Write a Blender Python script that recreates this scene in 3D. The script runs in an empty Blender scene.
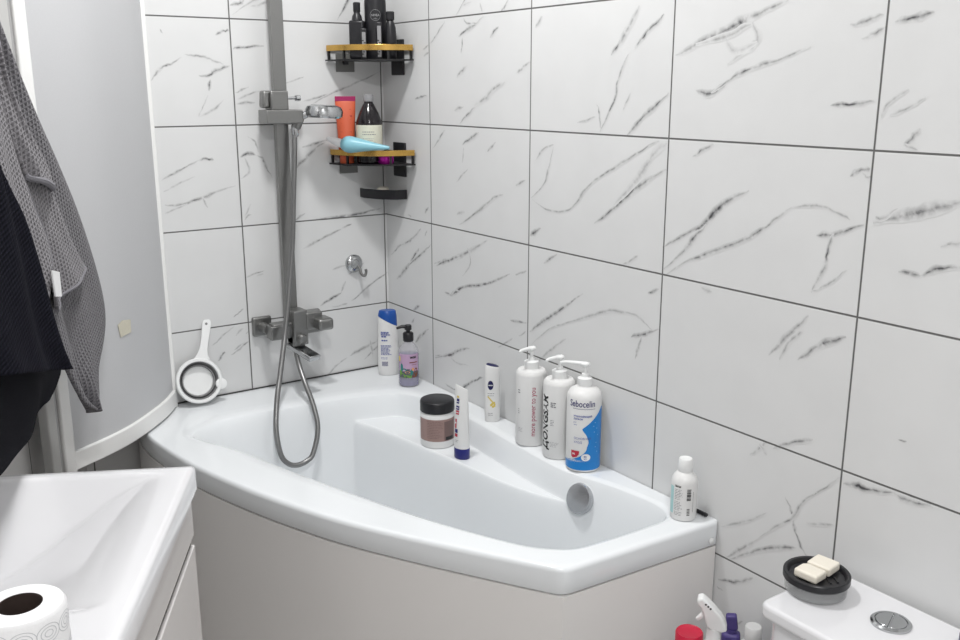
import bpy, bmesh, math, random
import numpy as np
from mathutils import Vector, Matrix
random.seed(7)
SC = bpy.context.scene
COL = SC.collection
PI = math.pi

# ------------------------------------------------------------------ materials
def _nodes(name):
    m = bpy.data.materials.new(name); m.use_nodes = True
    nt = m.node_tree; b = nt.nodes.get('Principled BSDF')
    return m, nt, b
def N(nt, t, **kw):
    n = nt.nodes.new(t)
    for k, v in kw.items(): setattr(n, k, v)
    return n
def math_(nt, op, a, b=None, c=None):
    n = N(nt, 'ShaderNodeMath', operation=op)
    for i, v in enumerate((a, b, c)):
        if v is None: continue
        if isinstance(v, (int, float)): n.inputs[i].default_value = v
        else: nt.links.new(v, n.inputs[i])
    return n.outputs[0]
def mix(nt, fac, a, b):
    n = N(nt, 'ShaderNodeMix', data_type='RGBA')
    for i, v in ((0, fac), (6, a), (7, b)):
        if isinstance(v, (int, float)): n.inputs[i].default_value = v
        elif isinstance(v, tuple): n.inputs[i].default_value = (*v[:3], 1)
        else: nt.links.new(v, n.inputs[i])
    return n.outputs[2]
def mat(name, col, rough=.4, metal=0, var=.03, scale=60, bump=0, coat=0, trans=0, spec=.5, ior=1.45, bscale=None):
    """a procedural plain surface: slight noise in colour and, where asked, in relief"""
    m, nt, b = _nodes(name)
    tc = N(nt, 'ShaderNodeTexCoord'); nz = N(nt, 'ShaderNodeTexNoise')
    nz.inputs['Scale'].default_value = scale; nz.inputs['Detail'].default_value = 3
    nt.links.new(tc.outputs['Object'], nz.inputs['Vector'])
    lo = tuple(max(0, c*(1-var)) for c in col); hi = tuple(min(1, c*(1+var)) for c in col)
    nt.links.new(mix(nt, nz.outputs['Fac'], lo, hi), b.inputs['Base Color'])
    b.inputs['Roughness'].default_value = rough; b.inputs['Metallic'].default_value = metal
    b.inputs['Coat Weight'].default_value = coat; b.inputs['Transmission Weight'].default_value = trans
    b.inputs['Specular IOR Level'].default_value = spec; b.inputs['IOR'].default_value = ior
    if bump:
        bn = N(nt, 'ShaderNodeBump'); bn.inputs['Strength'].default_value = bump; bn.inputs['Distance'].default_value = .002
        h = nz.outputs['Fac']
        if bscale:
            n2 = N(nt, 'ShaderNodeTexNoise'); n2.inputs['Scale'].default_value = bscale
            nt.links.new(tc.outputs['Object'], n2.inputs['Vector']); h = n2.outputs['Fac']
        nt.links.new(h, bn.inputs['Height']); nt.links.new(bn.outputs[0], b.inputs['Normal'])
    return m

TW, TH = .449, .275
def tile_mat(name, u0, z0=0.0, veins=True, base=(.715,.72,.722), grout=(.13,.13,.128)):
    """marble-look wall tiles: grout grid from object coordinates, veins from the mesh's own 'vein' attribute plus faint mottling"""
    m, nt, b = _nodes(name)
    tc = N(nt, 'ShaderNodeTexCoord'); sp = N(nt, 'ShaderNodeSeparateXYZ'); nt.links.new(tc.outputs['Object'], sp.inputs[0])
    def joint(o, off, w):
        u = math_(nt, 'DIVIDE', math_(nt, 'SUBTRACT', o, off), w)
        f = math_(nt, 'FRACT', u)
        d = math_(nt, 'MULTIPLY', math_(nt, 'MINIMUM', f, math_(nt, 'SUBTRACT', 1.0, f)), w)
        return d, math_(nt, 'FLOOR', u)
    du, iu = joint(sp.outputs['X'], u0, TW); dz, iz = joint(sp.outputs['Z'], z0, TH)
    d = math_(nt, 'MINIMUM', du, dz)
    g = N(nt, 'ShaderNodeMapRange', interpolation_type='SMOOTHSTEP'); nt.links.new(d, g.inputs[0])
    g.inputs[1].default_value = .0011; g.inputs[2].default_value = .0024; g.inputs[3].default_value = 1; g.inputs[4].default_value = 0
    nz = N(nt, 'ShaderNodeTexNoise'); nz.inputs['Scale'].default_value = 9; nz.inputs['Detail'].default_value = 5; nt.links.new(tc.outputs['Object'], nz.inputs['Vector'])
    mot = N(nt, 'ShaderNodeMapRange'); nt.links.new(nz.outputs['Fac'], mot.inputs[0]); mot.inputs[1].default_value=.35; mot.inputs[2].default_value=.7; mot.inputs[3].default_value=0; mot.inputs[4].default_value=1
    c = mix(nt, mot.outputs[0], base, tuple(x*.965 for x in base))
    if veins:
        at = N(nt, 'ShaderNodeAttribute', attribute_name='vein')
        n2 = N(nt, 'ShaderNodeTexNoise'); n2.inputs['Scale'].default_value = 70; n2.inputs['Detail'].default_value = 4; nt.links.new(tc.outputs['Object'], n2.inputs['Vector'])
        mr = N(nt, 'ShaderNodeMapRange'); nt.links.new(n2.outputs['Fac'], mr.inputs[0]); mr.inputs[1].default_value=.32; mr.inputs[2].default_value=.62; mr.inputs[3].default_value=.22; mr.inputs[4].default_value=1.2
        v = math_(nt, 'MULTIPLY', at.outputs['Fac'], mr.outputs[0])
        v = math_(nt, 'MINIMUM', v, 1.0)
        c = mix(nt, v, c, (.075,.075,.08))
    c = mix(nt, g.outputs[0], c, grout)
    nt.links.new(c, b.inputs['Base Color'])
    r = math_(nt, 'MULTIPLY_ADD', g.outputs[0], .5, .3); nt.links.new(r, b.inputs['Roughness'])
    b.inputs['Specular IOR Level'].default_value = .4
    bp = N(nt, 'ShaderNodeBump'); bp.inputs['Strength'].default_value = .5; bp.inputs['Distance'].default_value = .002
    nt.links.new(math_(nt, 'SUBTRACT', 1.0, g.outputs[0]), bp.inputs['Height']); nt.links.new(bp.outputs[0], b.inputs['Normal'])
    return m

def waffle_mat(name, col, dark, pitch=.011, depth=.004, ribs=False):
    m, nt, b = _nodes(name)
    uv = N(nt, 'ShaderNodeUVMap'); sp = N(nt, 'ShaderNodeSeparateXYZ'); nt.links.new(uv.outputs[0], sp.inputs[0])
    k = 2*PI/pitch
    su = math_(nt, 'SINE', math_(nt, 'MULTIPLY', sp.outputs[0], k)); sv = math_(nt, 'SINE', math_(nt, 'MULTIPLY', sp.outputs[1], k))
    if ribs: h = math_(nt, 'MULTIPLY_ADD', sv, .38, math_(nt, 'MULTIPLY_ADD', su, .12, .5))
    else: h = math_(nt, 'MULTIPLY_ADD', math_(nt, 'MAXIMUM', su, sv), .5, .5)
    nz = N(nt, 'ShaderNodeTexNoise'); nz.inputs['Scale'].default_value = 900; tc = N(nt, 'ShaderNodeTexCoord'); nt.links.new(tc.outputs['Object'], nz.inputs['Vector'])
    hh = math_(nt, 'MULTIPLY_ADD', nz.outputs['Fac'], .3, h)
    nt.links.new(mix(nt, h, dark, col), b.inputs['Base Color'])
    b.inputs['Roughness'].default_value = .95; b.inputs['Specular IOR Level'].default_value = .08
    b.inputs['Sheen Weight'].default_value = 0 if ribs else .2; b.inputs['Sheen Roughness'].default_value = .6
    bp = N(nt, 'ShaderNodeBump'); bp.inputs['Strength'].default_value = 1; bp.inputs['Distance'].default_value = depth
    nt.links.new(hh, bp.inputs['Height']); nt.links.new(bp.outputs[0], b.inputs['Normal'])
    return m

def frosted_mat(name):
    m, nt, b = _nodes(name)
    tc = N(nt, 'ShaderNodeTexCoord'); nz = N(nt, 'ShaderNodeTexNoise'); nz.inputs['Scale'].default_value = 350
    nt.links.new(tc.outputs['Object'], nz.inputs['Vector'])
    nt.links.new(mix(nt, nz.outputs['Fac'], (.66,.665,.68), (.72,.725,.74)), b.inputs['Base Color'])
    b.inputs['Roughness'].default_value = .35
    bp = N(nt, 'ShaderNodeBump'); bp.inputs['Strength'].default_value = .15; bp.inputs['Distance'].default_value = .001
    nt.links.new(nz.outputs['Fac'], bp.inputs['Height']); nt.links.new(bp.outputs[0], b.inputs['Normal'])
    tr = N(nt, 'ShaderNodeBsdfTranslucent'); tr.inputs[0].default_value = (.75,.76,.78,1)
    ms = N(nt, 'ShaderNodeMixShader'); ms.inputs[0].default_value = .25
    out = nt.nodes['Material Output']
    nt.links.new(b.outputs[0], ms.inputs[1]); nt.links.new(tr.outputs[0], ms.inputs[2]); nt.links.new(ms.outputs[0], out.inputs[0])
    return m

def clear_mat(name, tint=(.95,.95,.97), rough=.03, alpha=.35):
    """thin clear plastic or glass wall: mostly see-through, with a glossy skin"""
    m, nt, b = _nodes(name)
    tc = N(nt, 'ShaderNodeTexCoord'); nz = N(nt, 'ShaderNodeTexNoise'); nz.inputs['Scale'].default_value = 40
    nt.links.new(tc.outputs['Object'], nz.inputs['Vector'])
    nt.links.new(mix(nt, nz.outputs['Fac'], tint, tuple(c*.94 for c in tint)), b.inputs['Base Color'])
    b.inputs['Roughness'].default_value = rough; b.inputs['Alpha'].default_value = alpha
    return m

M = {}
M['acrylic'] = mat('white_acrylic', (.83,.855,.875), .16, var=.006, coat=.3)
M['panel'] = mat('bath_panel_plastic', (.82,.80,.785), .38, var=.015, scale=8)
M['ceramic'] = mat('white_ceramic', (.765,.765,.785), .12, var=.006, coat=.4)
M['cabinet'] = mat('white_gloss_cabinet', (.76,.735,.725), .25, var=.01)
M['gap_shade'] = mat('recess_shade', (.05,.05,.05), .7)  # near-black colour standing in for shade inside the drawer gaps
M['white_pl'] = mat('white_plastic', (.84,.85,.85), .32, var=.01)
M['soft_white'] = mat('satin_white_plastic', (.78,.78,.775), .4, var=.015)
M['alu'] = mat('white_aluminium', (.84,.84,.83), .35, var=.01)
M['alu_grey'] = mat('grey_aluminium', (.42,.42,.42), .4, metal=.3, var=.02)
M['alu_shaded'] = mat('shaded_aluminium', (.50,.50,.49), .45, var=.02)  # white profile greyed: its shade is put into the colour
M['satin'] = mat('satin_chrome', (.50,.51,.53), .27, metal=.85, var=.12, scale=60)
M['frost'] = frosted_mat('frosted_panel')
M['nickel'] = mat('brushed_nickel', (.27,.27,.265), .32, metal=.9, var=.06, scale=300)
M['chrome'] = mat('polished_chrome', (.50,.51,.52), .16, metal=1, var=.02)
M['hose'] = mat('metal_hose', (.25,.25,.25), .34, metal=.85, var=.1, scale=400)
M['black'] = mat('black_plastic', (.014,.014,.017), .35, var=.1)
M['black_metal'] = mat('black_painted_metal', (.012,.012,.013), .4, var=.1)
M['gold'] = mat('brushed_gold', (.62,.38,.10), .24, metal=.9, var=.12, scale=120)
M['pad'] = clear_mat('grey_adhesive_pad', (.22,.22,.21), .25, .75)
M['navy'] = mat('navy_plastic', (.015,.018,.17), .3, var=.05)
M['navy2'] = mat('dark_navy_plastic', (.012,.012,.08), .3, var=.05)
M['hsblue'] = mat('royal_blue_plastic', (.015,.085,.36), .3, var=.05)
M['sebblue'] = mat('azure_label', (.012,.22,.62), .35, var=.06, scale=30)
M['ink_navy'] = mat('navy_ink', (.03,.03,.16), .5)
M['ink'] = mat('black_ink', (.02,.02,.022), .5)
M['ink_grey'] = mat('grey_ink', (.22,.22,.24), .5)
M['ink_red'] = mat('red_ink', (.42,.03,.10), .5)
M['lab_red'] = mat('red_label', (.50,.03,.06), .4)
M['ink_blue'] = mat('blue_ink', (.08,.11,.38), .5)
M['white_ink'] = mat('white_ink', (.85,.85,.86), .4)
M['mauve'] = mat('mauve_label', (.35,.235,.215), .5, var=.08, scale=50)
M['mauve_dk'] = mat('dark_mauve_label', (.21,.14,.13), .5, var=.08)
M['ink_mauve'] = mat('pale_mauve_ink', (.22,.145,.135), .5)
M['teal'] = mat('pale_teal_label', (.42,.66,.67), .4)
M['orange'] = mat('orange_plastic', (.62,.115,.05), .45, var=.06, scale=30)
M['orange_ink'] = mat('dark_orange_ink', (.42,.05,.03), .5)
M['magenta'] = mat('magenta_foil', (.55,.02,.42), .25, metal=.6, var=.5, scale=150, bump=.8)
M['crimson'] = mat('crimson_seal', (.33,.015,.10), .35)
M['amber'] = mat('dark_bottle', (.012,.010,.012), .15, var=.1)
M['cream'] = mat('cream_label', (.70,.70,.58), .5)
M['greycap'] = mat('grey_cap', (.26,.26,.27), .4)
M['cyan'] = mat('light_blue_plastic', (.27,.56,.66), .35, var=.05)
M['silver'] = mat('silver_label', (.28,.28,.29), .35, metal=.3)
M['soap'] = mat('cream_soap', (.83,.78,.68), .45, var=.03, scale=30, bump=.15)
M['clear'] = clear_mat('clear_dish_glass', (.55,.56,.57), .06, .33)
M['clearb'] = clear_mat('clear_bottle_plastic', (.70,.70,.74), .08, .35)
M['violet_liquid'] = mat('violet_soap', (.13,.11,.30), .15, var=.08)
M['lilac'] = mat('lilac_label', (.50,.34,.50), .5, var=.08, scale=40)
M['silic'] = mat('grey_silicone', (.23,.23,.235), .6, var=.03)
M['red_cap'] = mat('red_cap', (.52,.012,.045), .35, var=.05)
M['purple'] = mat('purple_plastic', (.07,.05,.20), .4, var=.06)
M['milky'] = clear_mat('milky_plastic', (.72,.72,.72), .35, .8)
M['paper'] = mat('embossed_paper', (.82,.82,.83), .9, var=.015, scale=120, bump=.25)
M['paper_ink'] = mat('grey_print', (.60,.61,.63), .9)
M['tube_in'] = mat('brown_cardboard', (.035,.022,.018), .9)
M['residue'] = mat('adhesive_residue', (.60,.57,.47), .7, var=.1, scale=200)
M['grey_towel'] = waffle_mat('grey_waffle_towel', (.25,.238,.255), (.105,.10,.11), .0088, .003)
M['grey_towel_bk'] = waffle_mat('grey_waffle_towel_outer', (.165,.158,.172), (.075,.072,.082), .0088, .003)
M['grey_hem'] = mat('grey_towel_hem', (.21,.205,.225), .9, var=.1, scale=400, bump=.4)
M['black_towel'] = waffle_mat('black_ribbed_towel', (.012,.012,.019), (.005,.005,.009), .0072, .002, ribs=True)
M['black_terry'] = mat('black_terry', (.010,.010,.013), .95, var=.2, scale=300, bump=.8, spec=.1, bscale=700)
M['ceil'] = mat('white_ceiling_paint', (.80,.80,.80), .9, bump=.1)
M['paint'] = mat('near_wall_paint', (.62,.62,.62), .8)
M['floor'] = None
M['green'] = mat('leaf_green', (.16,.36,.05), .5); M['leaf2'] = mat('deep_teal', (.03,.20,.20), .5)
M['brown'] = mat('label_brown', (.20,.06,.03), .5); M['peach'] = mat('label_peach', (.75,.36,.16), .5); M['yellow'] = mat('label_yellow', (.70,.55,.12), .5)
M['caulk'] = mat('dark_caulk', (.06,.06,.058), .8)

# ------------------------------------------------------------------ mesh helpers
class MB:
    def __init__(s): s.v = []; s.f = []; s.mi = []; s.cur = 0
    def add(s, vs, fs):
        o = len(s.v); s.v += [tuple(map(float, q)) for q in vs]
        for f in fs: s.f.append([i+o for i in f]); s.mi.append(s.cur)
    def box(s, c, d, rz=0, ry=0, rx=0):
        R_ = Matrix.Rotation(rz,3,'Z') @ Matrix.Rotation(ry,3,'Y') @ Matrix.Rotation(rx,3,'X')
        vs = []
        for x in (-.5,.5):
            for y in (-.5,.5):
                for z in (-.5,.5):
                    q = R_ @ Vector((x*d[0], y*d[1], z*d[2])); vs.append((q[0]+c[0], q[1]+c[1], q[2]+c[2]))
        s.add(vs, [(0,1,3,2),(4,6,7,5),(0,4,5,1),(2,3,7,6),(0,2,6,4),(1,5,7,3)]); return s
    def lathe(s, prof, n=40, c=(0,0,0), sx=1, sy=1, cap=True, a0=0, mtx=None):
        o = []; m = len(prof)
        for r, z in prof:
            for i in range(n):
                a = a0 + 2*PI*i/n; q = Vector((r*math.cos(a)*sx, r*math.sin(a)*sy, z))
                if mtx is not None: q = mtx @ q
                o.append((q[0]+c[0], q[1]+c[1], q[2]+c[2]))
        fs = [(j*n+i, j*n+(i+1)%n, (j+1)*n+(i+1)%n, (j+1)*n+i) for j in range(m-1) for i in range(n)]
        if cap:
            fs.append(tuple(range(n-1,-1,-1))); fs.append(tuple((m-1)*n+i for i in range(n)))
        s.add(o, fs); return s
    def tube(s, pts, r, n=12, cap=True):
        pts = [Vector(q) for q in pts]; m = len(pts); rs = r if isinstance(r, (list, tuple)) else [r]*m
        t0 = (pts[1]-pts[0]).normalized(); up = Vector((0,0,1)) if abs(t0.z) < .9 else Vector((1,0,0))
        nrm = t0.cross(up).normalized(); vs = []
        for i, q in enumerate(pts):
            t = (pts[min(i+1,m-1)]-pts[max(i-1,0)]).normalized()
            nrm = (nrm - t*nrm.dot(t)).normalized(); b = t.cross(nrm)
            for k in range(n):
                a = 2*PI*k/n; vs.append(q + (nrm*math.cos(a)+b*math.sin(a))*rs[i])
        fs = [(j*n+k, j*n+(k+1)%n, (j+1)*n+(k+1)%n, (j+1)*n+k) for j in range(m-1) for k in range(n)]
        if cap: fs += [tuple(range(n-1,-1,-1)), tuple((m-1)*n+k for k in range(n))]
        s.add(vs, fs); return s
    def prism(s, poly, z0, z1):
        n = len(poly)
        s.add([(x,y,z0) for x,y in poly]+[(x,y,z1) for x,y in poly],
              [tuple(range(n-1,-1,-1)), tuple(range(n,2*n))]+[(i,(i+1)%n,n+(i+1)%n,n+i) for i in range(n)]); return s
    def xform(s, m):
        s.v = [tuple(m @ Vector(q)) for q in s.v]; return s
    def strip(s, rows, rad, sx=1, sy=1, seg=14, off=.0003):
        """a label patch bent round a vertical cylinder: rows of (z, arc0, arc1), arcs in metres; radius may be a function of z"""
        vs = []; R_ = rad if callable(rad) else (lambda z: rad)
        for z, a, b in rows:
            for k in range(seg+1):
                r = R_(z); t = (a+(b-a)*k/seg)/r; vs.append(((r+off)*math.cos(t)*sx, (r+off)*math.sin(t)*sy, z))
        s.add(vs, [(j*(seg+1)+k, j*(seg+1)+k+1, (j+1)*(seg+1)+k+1, (j+1)*(seg+1)+k) for j in range(len(rows)-1) for k in range(seg)]); return s

def obj(name, mb, m, parent=None, bevel=0, smooth=True, ang=40, seg=3, sub=0, solid=0, label=None):
    me = bpy.data.meshes.new(name); me.from_pydata(mb.v, [], mb.f)
    ms = m if isinstance(m, (list, tuple)) else [m]
    for q in ms: me.materials.append(q)
    if len(ms) > 1:
        for p, i in zip(me.polygons, mb.mi): p.material_index = i
    bm = bmesh.new(); bm.from_mesh(me); bmesh.ops.recalc_face_normals(bm, faces=bm.faces); bm.to_mesh(me); bm.free()
    if smooth:
        for p in me.polygons: p.use_smooth = True
        me.set_sharp_from_angle(angle=math.radians(ang))
    o = bpy.data.objects.new(name, me); COL.objects.link(o)
    if parent: o.parent = parent
    if solid:
        q = o.modifiers.new('thick', 'SOLIDIFY'); q.thickness = solid; q.offset = 0
    if bevel:
        q = o.modifiers.new('bevel', 'BEVEL'); q.width = bevel; q.segments = seg; q.limit_method = 'ANGLE'; q.angle_limit = math.radians(35)
        if smooth:
            q.harden_normals = False
            for p in me.polygons: p.use_smooth = True
            me.set_sharp_from_angle(angle=math.radians(80))
    if sub:
        q = o.modifiers.new('sub', 'SUBSURF'); q.levels = sub; q.render_levels = sub
    if label: o['label'] = label
    return o
def thing(name, label, cat, loc=(0,0,0), rz=0, group=None):
    o = bpy.data.objects.new(name, None); COL.objects.link(o); o.empty_display_size = .05
    o.location = loc; o.rotation_euler = (0,0,rz); return tag(o, label, cat, group)
def tag(o, label, cat, group=None):
    o['label'] = label; o['category'] = cat
    if group: o['group'] = group
    return o
def struct(o): o['kind'] = 'structure'; return o
def smooth_path(pts, k=8):
    P_ = [Vector(q) for q in pts]; out = []
    for i in range(len(P_)-1):
        a, b, c, d = P_[max(i-1,0)], P_[i], P_[i+1], P_[min(i+2,len(P_)-1)]
        for j in range(k):
            t = j/k; out.append(.5*((2*b)+(c-a)*t+(2*a-5*b+4*c-d)*t*t+(3*b-a-3*c+d)*t**3))
    out.append(P_[-1]); return out
def smooth_loop(pts, k=6):
    n = len(pts); out = []
    for i in range(n):
        a, b, c, d = [np.array(pts[(i+j)%n], float) for j in (-1,0,1,2)]
        for j in range(k):
            t = j/k; out.append(.5*((2*b)+(c-a)*t+(2*a-5*b+4*c-d)*t*t+(3*b-a-3*c+d)*t**3))
    return np.array(out)
def fillet(poly, radii, k=8):
    out = []; n = len(poly)
    for i, p in enumerate(poly):
        r = radii[i] if isinstance(radii, (list,tuple)) else radii
        p = Vector(p); a = (Vector(poly[i-1])-p).normalized(); b = (Vector(poly[(i+1)%n])-p).normalized()
        if r <= 0: out.append((p.x,p.y)); continue
        for j in range(k+1):
            t = j/k; q = (p+a*r)*(1-t)**2 + p*2*t*(1-t) + (p+b*r)*t*t; out.append((q.x,q.y))
    return out

def text_mb(body, size, align='LEFT', spacing=1, shear=0, bold=0, xs=1):
    cu = bpy.data.curves.new('txt', 'FONT'); cu.body = body; cu.size = size; cu.align_x = align; cu.space_character = spacing; cu.shear = shear
    cu.resolution_u = 3; cu.offset = bold
    o = bpy.data.objects.new('txt', cu); COL.objects.link(o)
    bpy.context.view_layer.update()
    me = o.to_mesh(); mb = MB(); mb.add([(v.co[0]*xs,v.co[1],0) for v in me.vertices], [tuple(p.vertices) for p in me.polygons])
    o.to_mesh_clear(); bpy.data.objects.remove(o); bpy.data.curves.remove(cu)
    return mb
def text_on(lines, name, m, parent, rad, sx=1, sy=1, off=.0005):
    """lettering bent round a bottle: lines of (text, size, arc, z, vertical?, options)"""
    R_ = rad if callable(rad) else (lambda z: rad)
    for ln in lines:
        mb = MB()
        tx, sz, arc, z, vert = ln[:5]; kw = ln[5] if len(ln) > 5 else {}
        t = text_mb(tx, sz, **kw); vs = []
        for x, y, _ in t.v:
            if vert: x, y = -y, x
            zz = z+y; r = R_(zz); a = (arc+x)/r
            vs.append(((r+off)*math.cos(a)*sx, (r+off)*math.sin(a)*sy, zz))
        mb.add(vs, t.f)
        o = obj(name, mb, m, parent, smooth=False)
    return o
def lines_block(n, arc, z, w, dz, h=.0011):
    """small print as fine broken strokes"""
    out = []
    for i in range(n):
        x = arc; zz = z-i*dz
        end = arc + w*random.uniform(.7,1)
        while x < end-.001:
            l = min(random.uniform(.003,.008), end-x); out.append((zz, x, x+l, h)); x += l+.0014
    return out
def print_on(blocks, name, m, parent, rad, sx=1, sy=1, off=.0005):
    bl = sorted(blocks); runs = [[bl[0]]]
    for q in bl[1:]:
        if q[0]-runs[-1][-1][0] > .0075: runs.append([])
        runs[-1].append(q)
    for run in runs:
        mb = MB()
        for z, a, b, h in run: mb.strip([(z,a,b),(z+h,a,b)], rad, sx, sy, seg=3, off=off)
        obj(name, mb, m, parent, smooth=False)

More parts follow.
